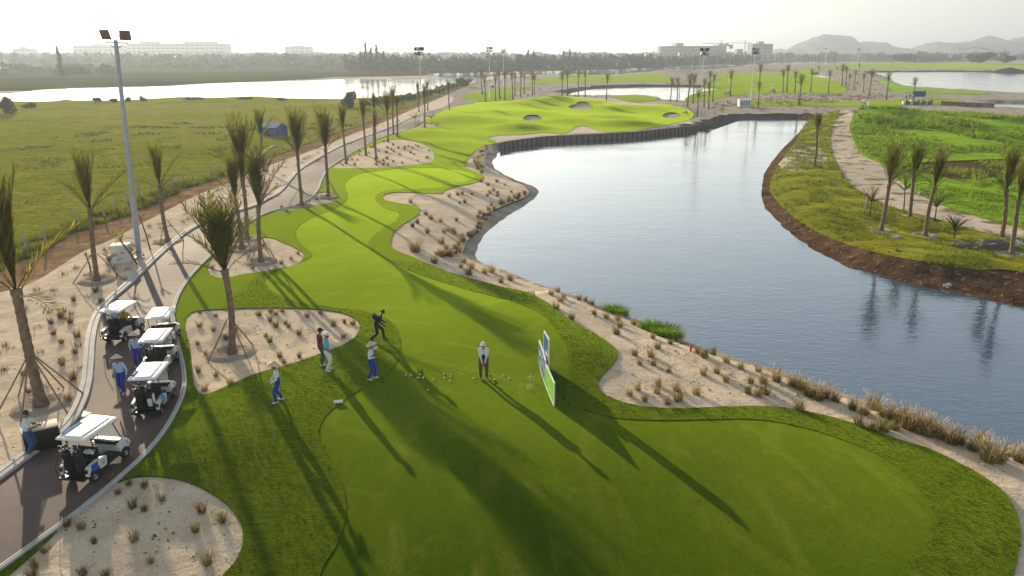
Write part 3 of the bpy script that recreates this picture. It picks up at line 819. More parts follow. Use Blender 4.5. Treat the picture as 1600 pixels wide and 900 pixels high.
def frond_shape(mb, L, bend, wide, nl, seed, base=(0, 0, 0), tilt=0.0, az=0.0, leaf_w=0.075, mi=0):
    """one feather leaf: a rib that bends outwards with leaflets folded along it"""
    r = random.Random(seed)
    Mx = Matrix.Rotation(az, 3, 'Z') @ Matrix.Rotation(tilt, 3, 'Y')
    b = Vector(base)
    pts = []
    n = 7
    x = z = 0.0
    for i in range(n + 1):
        a = bend * (i / n) ** 1.6
        pts.append(Vector((x, 0, z)))
        x += math.sin(a) * L / n
        z += math.cos(a) * L / n
    mb.tube([Mx @ p + b for p in pts], [0.022 * (1 - 0.8 * i / n) + 0.004 for i in range(n + 1)], 3, mi, False)
    vs, fs = [], []
    for k in range(nl):
        s = 0.2 + 0.8 * k / (nl - 1)
        i = min(int(s * n), n - 1)
        t = s * n - i
        p = pts[i].lerp(pts[i + 1], t)
        tan = (pts[i + 1] - pts[i]).normalized()
        nor = Vector((tan.z, 0, -tan.x))
        ln = wide * (0.45 + 0.75 * math.sin(math.pi * min(1, (s - 0.12) / 0.95))) * r.uniform(0.8, 1.15)
        for sd in (-1, 1):
            d = (tan * r.uniform(0.75, 1.0) + Vector((0, sd, 0)) * r.uniform(0.38, 0.62) - nor * r.uniform(-0.1, 0.25)).normalized()
            w = tan * leaf_w * 0.5
            mid = p + d * ln * 0.5 - nor * 0.01
            o = len(vs)
            vs += [Mx @ (p - w * 0.6) + b, Mx @ (mid - w) + b, Mx @ (p + d * ln - nor * 0.04) + b, Mx @ (mid + w) + b]
            fs.append((o, o + 1, o + 2, o + 3))
    mb.add(vs, fs, mi)

FR = []
for k, (L, bend, wide, nl) in enumerate([(2.6, 0.25, 0.62, 22), (2.8, 0.4, 0.66, 22), (2.4, 0.15, 0.58, 20), (2.3, 0.9, 0.55, 18)]):
    mb = MB(); frond_shape(mb, L, bend, wide, nl, k); FR.append(mb.mesh('frond', M['palm_leaf']))
mb = MB(); frond_shape(mb, 2.2, 0.7, 0.42, 14, 11); FR_DRY = mb.mesh('frond', M['palm_dry'])
mb = MB(); frond_shape(mb, 2.3, 0.6, 0.5, 18, 12); FR_YEL = mb.mesh('frond', M['palm_yellow'])

def trunk_mesh(top, r0, r1, n=9, rings=26, sway=0.12, seed=0):
    r = random.Random(seed)
    mb = MB()
    top = Vector(top)
    sx, sy = r.uniform(-sway, sway), r.uniform(-sway, sway)
    pts, rad = [], []
    for i in range(rings + 1):
        t = i / rings
        p = top * t + Vector((sx, sy, 0)) * math.sin(math.pi * t)
        pts.append(p + Vector((0, 0, -0.15 if i == 0 else 0)))
        q = r0 + (r1 - r0) * t ** 0.7
        if t < 0.12: q += (0.12 - t) * 0.7 * r0 / 0.17
        if t > 0.86: q += (t - 0.86) * 0.35
        rad.append(q * (1.0 + (0.07 if i % 2 else -0.05) + r.uniform(-.02, .02)))
    mb.tube(pts, rad, n, 0, True)
    return mb.mesh('trunk', M['trunk'])

def near_palm(base_px, top_px, label, frac=0.42, spread=1.0, props=0, n=17, group='young transplanted palms with tied fronds', dry=2, out=4, yellow=0, seed=0, girth=1.0):
    r = random.Random(seed * 17 + 5)
    b = G(*base_px)
    tp = over(b, *top_px) - b
    root = empty('palm_tree', b, 0, label, 'palm tree', group)
    ht = tp.z
    ct = Vector((tp.x * (1 - frac * 0.9), r.uniform(-.1, .1), ht * (1 - frac)))
    link('trunk', trunk_mesh(ct, 0.16 * girth, 0.125 * girth, seed=seed), root)
    sc = ht * frac / 2.45
    for k in range(n):
        t = (k + 0.5) / n
        tilt = (0.02 + 0.22 * t ** 1.3) * spread * r.uniform(0.6, 1.3)
        me = FR[r.choice((0, 0, 1, 2))]
        s = sc * (r.uniform(0.82, 1.08) if k % 3 else r.uniform(0.55, 0.85))
        f = link('frond', me, root, ct - Vector((0, 0, 0.15)), Euler((0, tilt + tp.x * 0.02, k * 2.4 + r.uniform(-.3, .3))), (s * spread ** 0.5, s * spread ** 0.5, s))
    for k in range(out + 2):
        s = sc * r.uniform(0.55, 0.95)
        link('frond', FR[3] if k % 2 else FR[1], root, ct - Vector((0, 0, 0.1)), Euler((0, r.uniform(0.3, 0.85), r.uniform(0, 6.28))), (s, s, s))
    for k in range(dry):
        s = sc * r.uniform(0.5, 0.85)
        o = link('frond', FR_DRY, root, ct - Vector((0, 0, 0.2)), Euler((0, r.uniform(0.5, 1.2), r.uniform(0, 6.28))), (s, s, s))
        o['label'] = 'dry brown palm leaf'
    for k in range(yellow):
        o = link('frond', FR_YEL, root, ct - Vector((0, 0, 0.35)), Euler((0, 0.55 + 0.75 * k, 0.2 - 0.9 * k)), (sc, sc, sc))
        o['label'] = 'bright yellow palm leaf'
    if props or b.y < 75:
        mb = MB()
        rr = random.Random(seed)
        vs, fs = [], []
        for q in range(16):
            an = q / 16 * 2 * math.pi
            for (o_, z_) in ((.30, .015), (.50, .03), (.72, .11), (.90, .09), (1.15, -.03)):
                o_ *= 1 + .18 * noise.noise(Vector((math.cos(an) * 2, math.sin(an) * 2, seed)))
                x_, y_ = o_ * math.cos(an), o_ * math.sin(an)
                vs.append((x_, y_, z_ + .03 * rr.random() + z_at(b.x + x_, b.y + y_) - b.z))
        for q in range(16):
            for j in range(4):
                a_ = q * 5 + j; b_ = ((q + 1) % 16) * 5 + j
                fs.append((a_, a_ + 1, b_ + 1, b_))
        mb.add(vs, fs, 0, True)
        mb.build('planting_ring', M['shore'], root)
    for k in range(props):
        a = k * 2 * math.pi / props + 0.6 + seed
        rr = r.uniform(1.1, 1.5) * (1.25 if girth > 1.2 else 1.0)
        foot = Vector((math.cos(a) * rr, math.sin(a) * rr, 0))
        foot.z = z_at(b.x + foot.x, b.y + foot.y) - b.z - 0.1
        hz = 1.7 * (1.25 if girth > 1.2 else 1)
        mb = MB()
        at = ct * (hz / ct.z)
        mb.tube([foot, at - Vector((math.cos(a), math.sin(a), 0)) * -0.12], [0.035, 0.03], 5)
        mb.build('support_stake', M['stake'], root)
    return root

NEAR = [
 ((65, 633), (-14, 296), 'stout palm with a yellowing leaf by the left picture edge, held by six stakes', dict(frac=.44, spread=.55, props=6, n=24, out=1, yellow=2, girth=1.35)),
 ((362, 552), (342, 318), 'bushy-headed palm on the round sand bed where the two men in caps stand', dict(frac=.42, spread=1.75, props=4, n=26, out=6, dry=2, girth=1.05)),
 ((152, 438), (129, 243), 'palm with two spread leaves in the sand strip left of the white concrete box', dict(frac=.42, spread=.75, props=2, out=3, n=14)),
 ((263, 378), (241, 228), 'brown-headed palm beside the path to the right of the tall light mast', dict(frac=.40, spread=.8, props=3, out=0, dry=6, n=12)),
 ((378, 389), (361, 250), 'short bright-headed palm left in the cluster on the small sand bed by the bend', dict(frac=.45, spread=.75, props=3, out=2)),
 ((386, 374), (372, 194), 'tallest palm of the cluster on the small sand bed by the bend', dict(frac=.45, spread=1.0, props=2, out=5, dry=3)),
 ((408, 409), (398, 240), 'palm standing front right in the cluster on the small sand bed by the bend', dict(frac=.47, spread=.95, props=4, out=3)),
 ((413, 268), (404, 174), 'palm in front of the blue tarpaulin hut across the dirt track', dict(frac=.42, spread=.9, props=0, out=3)),
 ((472, 322), (459, 177), 'palm with a broad head at the path edge right of the blue hut', dict(frac=.42, spread=1.1, props=3, out=5)),
 ((513, 308), (505, 175), 'palm on the narrow sand verge at the right side of the path', dict(frac=.42, spread=1.1, props=4, out=4)),
 ((541, 256), (533, 167), 'slim palm at the left tip of the tufted sand bed beside the path', dict(frac=.38, spread=.9, out=3)),
 ((572, 243), (565, 153), 'brown-trunked palm on the tufted sand bed, second from its left', dict(frac=.36, spread=.85, out=2, dry=3)),
 ((588, 251), (585, 176), 'lower palm nearest the turf on the tufted sand bed', dict(frac=.34, spread=.7, out=1)),
 ((585, 231), (584, 147), 'thin-headed palm behind the lower one on the tufted sand bed', dict(frac=.30, spread=.55, out=0)),
 ((606, 222), (604, 146), 'full-headed palm at the middle of the tufted sand bed', dict(frac=.42, spread=1.1, out=3)),
 ((615, 210), (612, 139), 'palm with a raised spike leaf at the far end of the tufted sand bed', dict(frac=.42, spread=.8, out=2)),
 ((621, 214), (620, 146), 'dry-headed palm farthest right on the tufted sand bed', dict(frac=.36, spread=.8, dry=6, n=9, out=1)),
 ((655, 175), (652, 131), 'palm left of the second light mast across the path', dict(frac=.35, spread=.8)),
 ((663.5, 199), (663, 134), 'dark straight palm on the little bed of low plants below the second mast', dict(frac=.34, spread=.75)),
 ((668, 173), (667, 128), 'palm right of the second light mast across the path', dict(frac=.35, spread=.8)),
 ((702.5, 172), (700, 127), 'lone palm in the inside of the path bend beyond the second mast', dict(frac=.36, spread=1.1)),
 ((1272, 261), (1278, 177), 'lone dark-headed palm near the tip of the far bank', dict(frac=.34, spread=1.0, n=20, out=4, dry=3)),
 ((1376, 361), (1398, 232), 'leaning dark-headed palm nearest the water on the far bank', dict(frac=.42, spread=1.1, out=6, dry=3)),
 ((1421, 341), (1434, 229), 'pale-trunked spreading palm beside the sandy path on the far bank', dict(frac=.42, spread=1.3, out=6)),
 ((1445, 369), (1470, 238), 'tall palm with a stray pale leaf, third of the row on the far bank', dict(frac=.40, spread=.9, out=3, dry=4)),
 ((1565, 371), (1579, 239), 'palm with a drooping dry leaf left of the rubble heap edge on the far bank', dict(frac=.42, spread=.9, out=4, dry=3)),
 ((1580, 398), (1599, 256), 'rightmost palm on the far bank, white at its foot', dict(frac=.38, spread=.9, out=3, dry=3)),
]
for i, (b, t, lb, kw) in enumerate(NEAR):
    near_palm(b, t, lb, seed=i + 1, **kw)

# the palms farther off: three kinds with a one-piece crown
def far_proto(k):
    r = random.Random(40 + k)
    root = empty('palm_tree', (0, 0, -400))
    H0, fr = 8.0, (0.33, 0.38, 0.30)[k]
    mb = MB()
    mb.tube([(0, 0, -.2), (0.05, 0, H0 * .3), (0.0, 0.03, H0 * .6), (0, 0, H0 * (1 - fr) + .1)], [0.24, 0.17, 0.15, 0.16], 6)
    mb.build('trunk', M['trunk'], root)
    mb = MB()
    n = (14, 16, 10)[k]
    for j in range(n):
        t = (j + .5) / n
        frond_shape(mb, H0 * fr * r.uniform(.85, 1.05), r.uniform(.2, .5), 0.55, 11, 100 * k + j, (0, 0, H0 * (1 - fr)), 0.05 + 0.38 * t, j * 2.4, 0.10)
    for j in range((4, 7, 3)[k]):
        frond_shape(mb, 2.2, 0.9, 0.5, 9, 300 + 10 * k + j, (0, 0, H0 * (1 - fr)), r.uniform(.7, 1.1), r.uniform(0, 6.28), 0.10)
    mb.build('crown', M['palm_leaf'], root)
    return root
PROTO = [far_proto(k) for k in range(3)]
used_proto = set()
def place_palm(base, top_px, label, group, k, H0=8.0):
    tp = over(base, *top_px) - base
    s = tp.z / H0
    if k not in used_proto:
        used_proto.add(k); o = PROTO[k]
    else: o = copy_tree(PROTO[k])
    o.location = base
    o.scale = (s, s, s)
    o.rotation_euler = Euler((0, math.atan2(tp.x, tp.z), 0))
    for c in o.children: c.rotation_euler = (0, 0, rng.uniform(0, 6.28))
    return tag(o, label, 'palm tree', group)
ROWS = [
 ('palms in front of the river behind the far green', 'palm from the left in the row behind the far green',
  [((745, 130), (745, 104)), ((753.7, 148), (751, 107)), ((758.5, 159), (756.5, 115)), ((774.4, 158), (774, 115)), ((781, 155), (779, 108)), ((788.8, 156.5), (789, 109.5)), ((802, 156.5), (799, 109.5)), ((804.7, 150), (804.7, 111)), ((813.3, 151.6), (814.3, 109)), ((819.4, 147), (819, 110)), ((832, 151), (832, 111.5)), ((835, 148), (835.5, 115)), ((878.3, 151), (878.5, 111)), ((886.6, 151.3), (886.6, 108)), ((903.4, 151.6), (904, 109.6)), ((914.4, 151.6), (914.6, 108)), ((947.5, 156.4), (949.6, 114.4))]),
 ('palms on the sandy neck right of the far green', 'palm from the left on the sandy neck right of the far green',
  [((1047.3, 159), (1050.8, 120)), ((1057.7, 159.3), (1059.4, 120.6)), ((1061.5, 154), (1061, 127.5)), ((1074, 167.4), (1079.7, 113.7)), ((1082.5, 162), (1086, 114.4)), ((1089.4, 182.6), (1092, 137)), ((1100, 167.4), (1101.5, 122)), ((1107.5, 171.6), (1108, 126)), ((1108.5, 149.5), (1110, 110)), ((1113.7, 159), (1116.7, 115)), ((1141.3, 150), (1143.5, 108)), ((1184.6, 167.4), (1187, 127.5)), ((1185.5, 143), (1189, 99))]),
 ('palms at the edge of the right-hand fairway', 'palm from the left along the right-hand fairway',
  [((1223, 145.4), (1224.6, 108)), ((1229.4, 144.7), (1232, 100.6)), ((1241.8, 145.4), (1244, 109.6)), ((1247.3, 165), (1254.4, 114.4)), ((1266.6, 144), (1269.6, 106.8)), ((1279, 120.6), (1280, 103.4)), ((1294, 145.4), (1297.8, 109.6)), ((1307.5, 118), (1308, 102.7)), ((1315.8, 134.4), (1318, 99)), ((1322, 136), (1322.8, 102.7)), ((1324.5, 140), (1329, 115)), ((1334, 141), (1338, 109)), ((1342, 119), (1342.8, 99)), ((1349.5, 145.4), (1350.3, 113.7)), ((1357.8, 150), (1364, 108)), ((1385, 156), (1389.6, 112.3)), ((1427.3, 159), (1431, 120))]),
]
for grp, lb, lst in ROWS:
    for i, (b, t) in enumerate(sorted(lst)):
        place_palm(G(*b), t, ordinal(i + 1) + ' ' + lb, grp, rng.choice((0, 0, 1, 2)))
r = random.Random(12)
tiny = sorted([(r.uniform(1064, 1140), r.uniform(104, 110)) for k in range(10)] + [(r.uniform(1150, 1215), r.uniform(100.5, 103)) for k in range(14)] + [(r.uniform(1215, 1400), r.uniform(99.8, 101.8)) for k in range(34)])
for i, (x, y) in enumerate(tiny):
    place_palm(G(x, y), (x + r.uniform(-1, 1.5), y - (16 if x < 1140 else 13) * r.uniform(.8, 1.15)), ordinal(i + 1) + ' tiny palm from the left before the far shore below the hills', 'tiny palms before the far shore', r.choice((0, 1, 2)))

# young plants with bent stems and small trees
def small_tree(name, base_px, top_px, label, cat, leaf, seed, crown=(0.5, 0.5), n=14, group=None, stem=0.05, droop=0.8, L=0.9):
    r = random.Random(seed)
    b = G(*base_px)
    tp = over(b, *top_px) - b
    root = empty(name, b, 0, label, cat, group)
    ct = tp * (1 - crown[0])
    mb = MB()
    mb.tube([(0, 0, -.1), ct * .5 + Vector((0.03, 0.02, 0)), ct], [stem * 1.2, stem, stem * .8], 6)
    mb.build('trunk', M['bark'], root)
    mb = MB()
    for k in range(n):
        frond_shape(mb, tp.length * crown[0] * r.uniform(.8, 1.1) + .15, droop * r.uniform(.6, 1.3), 0.22 * L, 9, seed * 31 + k, ct, r.uniform(.1, 1.2), k * 2.4, 0.06)
    mb.build('crown', leaf, root)
    return root
small_tree('pandanus', (1358, 339), (1366, 292), 'small spiky pandanus standing left of the row of palms on the far bank', 'shrub', M['palm_leaf'], 1, (.5, .5), 20)
small_tree('sapling', (1412, 332), (1415, 268), 'thin sapling behind the leaning palms on the far bank', 'tree', M['shrub'], 2, (.45, .5), 16)
small_tree('sapling', (1460, 346), (1468, 288), 'leafy young tree behind the third palm on the far bank', 'tree', M['shrub'], 3, (.6, .5), 22)
small_tree('pandanus', (1491, 373), (1493, 338), 'low dark pandanus on the bare ground left of the rubble heap', 'shrub', M['shrub'], 4, (.65, .6), 22)
small_tree('bent_sapling', (215, 413), (178, 362), 'bent young palm leaning over the white concrete box', 'plant', M['palm_yellow'], 5, (.30, .5), 10, stem=.06, droop=1.3)
small_tree('bare_sapling', (235, 390), (217, 335), 'leafless slanting sapling right of the tall light mast', 'plant', M['palm_dry'], 6, (.12, .3), 3, stem=.05)
small_tree('bare_sapling', (142, 425), (134, 397), 'short leafless sapling with a prop left of the palm by the dirt track', 'plant', M['palm_dry'], 7, (.25, .3), 3, stem=.05)
small_tree('bent_sapling', (184, 432), (164, 398), 'slanting dry young plant between the concrete box and the palm', 'plant', M['palm_dry'], 8, (.35, .3), 6, stem=.035)
small_tree('spiky_plant', (199, 408), (200, 385), 'dark spiky plant at the foot of the concrete box', 'plant', M['shrub'], 9, (.9, .5), 16, stem=.04)
small_tree('sapling', (648, 194), (649, 172), 'young broadleaf plant left on the little bed below the second mast', 'plant', M['shrub'], 10, (.6, .5), 14)
small_tree('sapling', (675, 195), (674, 175), 'young plant right of the dark palm below the second mast', 'plant', M['shrub'], 13, (.5, .5), 10)
for k, x in enumerate((654, 681)):
    small_tree('shrub', (x, 197), (x, 189), 'low yellowish shrub on the little bed below the second mast, ' + ('left' if k == 0 else 'right') + ' of the dark palm', 'shrub', M['palm_yellow'], 14 + k, (.95, .6), 12)

# ------------------------------------------------------------------ floodlight masts
def mast(base_px, top_px, label, lamps, h_extra=0.0, r0=0.13, mat='pale_pole', big=False):
    b = G(*base_px)
    tp = over(b, *top_px) - b
    root = empty('light_mast', b, 0, label, 'light mast', None if big else 'floodlight masts round the course')
    mb = MB()
    mb.lathe([(r0 * 1.9, -.1), (r0 * 1.9, 0.06), (r0, 0.1), (r0 * .95, tp.z * .33), (r0 * .9, tp.z * .334), (r0 * .62, tp.z)], 10)
    mb.build('pole', M[mat], root)
    mb = MB()
    for (z, w) in ([(tp.z - .15, 1.5)] if big else [(tp.z - .1, 1.6), (tp.z - .95, 1.6)]):
        mb.box((0, 0, z), (w, .07, .07))
        if not big: mb.box((0, 0.05, z - .12), (w * .7, .04, .05))
    if big:
        mb.box((0, 0, tp.z - .42), (0.5, .06, .06))
        for s in (-1, 1): mb.tube([(s * .2, 0, tp.z - .42), (s * .6, 0, tp.z - .15)], .025, 5)
        mb.tube([(-.07, 0, tp.z), (-.07, 0, tp.z + 1.5)], [.012, .005], 4)
    mb.build('crossarm', M['dark_lamp' if not big else mat], root)
    root.rotation_euler = (0, math.atan2(tp.x, tp.z), 0)
    for (lx, lz, rz, tl, sz) in lamps:
        c = Vector((lx, 0, tp.z + lz))
        rt = Euler((tl, 0, rz))
        mb = MB()
        mb.box(c, (sz, sz * .30, sz * .95), rt, ch=.03 * sz)
        for q in range(4): mb.box(c + rt.to_matrix() @ Vector((0, sz * .17, -sz * .3 + q * sz * .2)), (sz * .8, sz * .06, sz * .04), rt)
        for s in (-1, 1): mb.box(c + rt.to_matrix() @ Vector((s * sz * .53, 0, -sz * .25)), (sz * .04, sz * .12, sz * .6), rt)
        f = mb.build('floodlight', M['rust_lamp' if big else 'dark_lamp'], root)
        mb = MB()
        mb.box(c + rt.to_matrix() @ Vector((0, -sz * .16, 0)), (sz * .84, sz * .03, sz * .78), rt)
        mb.build('lamp_glass', M['lamp_glass'], f)
    return root
mast((218, 404), (180.5, 62), 'tall grey mast with two square floodlights beside the path bend at left', [(-.62, .30, 2.8, -.35, .60), (.62, .30, 3.5, -.35, .60)], r0=.19, mat='galv', big=True)
def cluster(r, n=6, sz=.62):
    out = []
    for k in range(n):
        row = k // 3
        out.append((-.65 + .65 * (k % 3), .22 - .85 * row, r.uniform(-1.5, 1.5) + (0 if k % 2 else 3.1), r.uniform(-.6, -.3), sz))
    return out
MASTS = [((660.5, 190), (654.5, 78), 'pale mast with a cluster of floodlights beside the path below the river'), ((765, 154), (764.5, 76), 'pale mast with a cross of lamps among palms behind the far green, nearer one'),
         ((787, 136), (786.5, 78), 'slimmer pale mast just right of the one behind the far green'), ((1092.5, 183), (1101, 79), 'pale mast rising from the sandy neck at the end of the timber wall'),
         ((1138.5, 130), (1142, 72), 'pale mast at the left edge of the right-hand fairway'), ((1080.5, 112), (1083.5, 80), 'thin pale mast by the river left of the round building end'), ((1172, 167), (1180.7, 78), 'pale mast with six lamps beside the white pump house'),
         ((1120, 104.5), (1120.7, 79), 'thin far mast in front of the long round-ended building'), ((1339, 108), (1342, 77), 'far mast standing below the dome-shaped hill'), ((1290, 103), (1290.5, 76), 'faint far mast against the left flank of the dome-shaped hill'), ((1426, 100), (1427, 86), 'short white mast right of the dark palm plantation')]
for i, (b, t, lb) in enumerate(MASTS):
    mast(b, t, lb, cluster(random.Random(i), 6 if i not in (5, 7, 9, 10) else 3, .62 if i < 7 else .8), r0=.12 if i < 7 else .16)

# ------------------------------------------------------------------ timber retaining wall of the far green
def wall_build():
    root = empty('retaining_wall', (wall_w[0][0], wall_w[0][1], 0), 0, 'dark timber retaining wall between the far green and the lake', 'wall')
    o = Vector((wall_w[0][0], wall_w[0][1], 0))
    P = [Vector((p[0], p[1], 0)) for p in wall_w]
    P = [p + Vector((q.y, -q.x, 0)).normalized() * .30 for p, q in ((P[i], P[min(i + 1, len(P) - 1)] - P[max(i - 1, 0)]) for i in range(len(P)))]
    L = [0]
    for a, b in zip(P, P[1:]): L.append(L[-1] + (b - a).length)
    def at(s):
        for i in range(len(L) - 1):
            if s <= L[i + 1]: return P[i].lerp(P[i + 1], (s - L[i]) / max(1e-6, L[i + 1] - L[i]))
        return P[-1]
    n = int(L[-1] / 1.15)
    mb = MB(); mb.box((0, 0, 0), (1.06, .10, 2.1), ch=.015); mb.box((0, -.06, .55), (1.06, .03, .05)); mb.box((0, -.06, -.35), (1.06, .03, .05)); panel = mb.mesh('panel', M['timber'])
    mb = MB(); mb.box((0, 0, 0), (.16, .2, 2.2), ch=.02); post = mb.mesh('post', M['timber_post'])
    mb = MB(); mb.box((0, 0, 0), (1.17, .26, .09), ch=.015); cap = mb.mesh('cap_board', M['timber'])
    for k in range(n):
        a, b = at(L[-1] * k / n), at(L[-1] * (k + 1) / n)
        d = b - a
        rz = math.atan2(d.y, d.x)
        m = (a + b) / 2 - o
        link('panel', panel, root, (m.x, m.y, -.93), (0, 0, rz))
        link('cap_board', cap, root, (m.x, m.y, .18), (0, 0, rz))
        a = a - o + Vector((math.sin(rz), -math.cos(rz), 0)) * .10
        link('post', post, root, (a.x, a.y, -.98), (0, 0, rz))
wall_build()

# ------------------------------------------------------------------ concrete posts along the field
mb = MB(); mb.box((0, 0, .72), (.15, .15, 1.64), ch=.02, taper=(.8, .8)); POST = mb.mesh('fence_post', M['concrete'])
posts = [(41.5, 391), (72, 382), (121, 352), (164, 340), (182, 329), (200, 316), (219, 308), (236, 304), (252, 296), (270, 294), (286, 287), (301, 280), (316, 277), (330, 274), (343, 271)]
def along(px, gap):
    w = ground_at(spline(px, 6, False))
    out, acc = [], gap
    for a, b in zip(w, w[1:]):
        d = np.hypot(*(b - a)[:2])
        acc += d
        if acc >= gap:
            acc = 0
            out.append(Vector(b))
    return out
pp = [G(*p) for p in posts] + along([(362, 264), (421, 241), (442, 233), (490, 217.5), (550, 197), (590, 181)], 3.0) + along([(566, 171), (610, 166), (652, 160), (690, 148.5), (728, 133)], 3.2)
pp.sort(key=lambda p: p.x / p.y)
for i, p in enumerate(pp):
    o = link('fence_post', POST, None, p, (rng.uniform(-.06, .06), rng.uniform(-.06, .06), rng.uniform(0, 3)))
    tag(o, 'pale concrete post along the edge of the field, ' + ordinal(i + 1) + ' from the left', 'fence post', 'concrete posts along the field')

# ------------------------------------------------------------------ grasses
def blades(mb, n, h, spread, seed, w=0.022, lean=0.6, mi=0, tip=None):
    r = random.Random(seed)
    vs, fs, ms = [], [], []
    for k in range(n):
        a = r.uniform(0, 6.283)
        rr = spread * 0.35 * r.random() ** .5
        b = Vector((math.cos(a) * rr, math.sin(a) * rr, -.03))
        l = h * r.uniform(.55, 1.1)
        t = r.uniform(0.05, lean) * (0.4 + rr / (spread * .35 + 1e-6) * .6)
        d = Vector((math.cos(a) * math.sin(t), math.sin(a) * math.sin(t), math.cos(t)))
        d2 = (d + Vector((math.cos(a), math.sin(a), -.2)) * .35).normalized()
        s = Vector((-math.sin(a), math.cos(a), 0)) * w * .5
        m = b + d * l * .55
        o = len(vs)
        vs += [b - s, b + s, m + s * .8, m - s * .8, m + d2 * l * .5]
        fs += [(o, o + 1, o + 2, o + 3), (o + 3, o + 2, o + 4)]
        ms += [mi, mi]
        if tip is not None and k % 3 == 0:
            e = m + d2 * l * .5
            o = len(vs)
            q = s * 1.8
            vs += [e - q * .3, m.lerp(e, .75) + q, e + d2 * l * .22, m.lerp(e, .75) - q]
            fs.append((o, o + 1, o + 2, o + 3)); ms.append(tip)
    b0 = len(mb.v)
    mb.v += [tuple(p) for p in vs]
    mb.f += [tuple(i + b0 for i in f) for f in fs]
    mb.m += ms
    mb.s += [False] * len(fs)
TUFT = {}
for key in ('tuft_dry', 'tuft_olive', 'tuft_brown'):
    TUFT[key] = []
    for k in range(3):
        mb = MB(); blades(mb, 110, .40, .36, k + len(key), .014, .62); TUFT[key].append(mb.mesh('grass_tuft', M[key]))
BIG = []
for k in range(3):
    mb = MB(); blades(mb, 230, .66, .62, 60 + k, .016, .6, 0, 1); BIG.append(mb.mesh('grass_tuft', [M['tuft_olive' if k == 1 else 'tuft_dry'], M['plume']]))
TUFTS = {}
def tuft(px, label, group, kind=None, s=1.0, r=rng):
    p = G(*px)
    me = r.choice(BIG) if kind == 'big' else r.choice(TUFT[kind or r.choice(('tuft_dry', 'tuft_olive', 'tuft_brown', 'tuft_olive'))])
    q = s * r.uniform(.8, 1.25)
    o = link('grass_tuft', me, None, p, (0, 0, r.uniform(0, 6.28)), (q, q, q * r.uniform(.85, 1.15)))
    if group: TUFTS.setdefault(group, []).append((px[0], o, label))
    return tag(o, label, 'grass tuft', group)
def conv(lst, ox, oy): return [(ox + x / 4, oy + y / 4) for x, y in lst]
front = conv([(740, 388), (810, 335), (905, 343), (1012, 428), (905, 492), (830, 470), (1262, 503), (1392, 562), (1225, 618), (512, 606), (590, 692), (840, 677), (280, 747), (222, 840), (945, 822), (1300, 825), (520, 897), (660, 905), (200, 905), (700, 300), (420, 585)], 0, 675)
for p in front: tuft(p, 'small dark tuft on the bottom left sand bed', 'tufts on the front sand bed', None, .78)
mid = conv([(18, 172), (93, 152), (165, 150), (125, 168), (88, 207), (185, 223), (205, 245), (128, 242), (320, 181), (402, 163), (487, 236), (553, 217), (605, 229), (268, 292), (62, 306), (88, 337), (545, 310), (150, 432), (175, 470), (270, 432)], 400, 450) + conv([(1250, 155), (1350, 178), (1245, 242), (1335, 268), (1470, 272), (1235, 352), (1415, 322), (1285, 415), (1240, 525), (1350, 548), (1440, 600), (1280, 640)], 0, 450)
for p in mid: tuft(p, 'small tuft on the sand bed round the bushy-headed palm', 'tufts on the middle sand bed', None, .82)
bank = conv([(275, 130), (305, 87), (323, 64), (245, 42), (285, 22), (372, 195), (420, 72), (515, 165), (590, 188), (660, 203), (675, 243), (655, 287), (760, 228), (830, 252), (880, 312), (912, 378), (990, 348), (1060, 352), (1160, 405), (1205, 433), (1255, 418), (1340, 464), (1430, 503), (1540, 523), (770, 422), (800, 477), (868, 432), (885, 482), (980, 525), (1195, 543), (1280, 532), (1335, 582), (1490, 593), (1570, 592), (1475, 658), (1540, 677), (1580, 662), (735, 672), (785, 637), (830, 707), (905, 657), (915, 612), (970, 724), (1040, 705), (1030, 642), (1155, 668), (460, 80), (500, 100)], 800, 450)
for p in bank: tuft(p, 'straw-coloured clump on the sandy bank beyond the signboards', 'clumps on the near lake bank', r.choice(('tuft_dry', 'tuft_olive', 'tuft_dry')), 1.08)
up = conv([(1120, 745), (1280, 772), (1350, 778), (1430, 812), (1470, 802), (1530, 868), (1330, 818), (1590, 852), (1300, 742), (1215, 705), (1190, 660), (1160, 620), (1240, 560), (1110, 740)], 400, 225)
for p in up: tuft(p, 'bushy straw clump on the narrow bank beside the fairway', 'clumps on the upper lake bank', 'tuft_dry', 1.5)
tuft((649, 393), 'large olive grass clump at the lower left of the sandy point', None, 'big', 1.6)
rb = conv([(52, 582), (150, 612), (205, 632), (258, 672), (315, 697), (360, 682), (420, 707), (530, 757), (600, 787), (660, 760), (720, 800), (780, 820), (830, 850), (880, 880), (940, 860), (1000, 880), (1060, 895)], 1200, 450) + conv([(1080, 42), (1150, 72), (1190, 72), (1280, 112), (1350, 104), (1380, 180), (1440, 182), (1500, 142), (1560, 182), (1330, 62), (1590, 190), (1640, 215), (1000, 20), (940, 5)], 1200, 675)
for p in rb: tuft(p, 'tall feathery clump along the lower right water edge', 'feathery clumps along the water edge', 'big', .88)
for p in conv([(200, 770), (570, 860), (650, 892), (720, 892), (790, 882)], 1200, 450): tuft(p, 'low tussock on bare sand beside the right turf edge', 'tussocks beside the right turf edge', 'tuft_olive', 1.3)
lf = conv([(460, 78), (380, 182), (600, 24), (440, 217), (335, 292), (485, 307), (385, 342), (470, 408), (390, 482), (455, 572), (180, 652), (430, 702), (630, 88), (320, 222), (150, 545), (700, 260)], 0, 450)
for p in lf: tuft(p, 'reddish tuft in the sand strip left of the carts', 'tufts in the left sand strip', 'tuft_brown', 1.0)
r = random.Random(77)
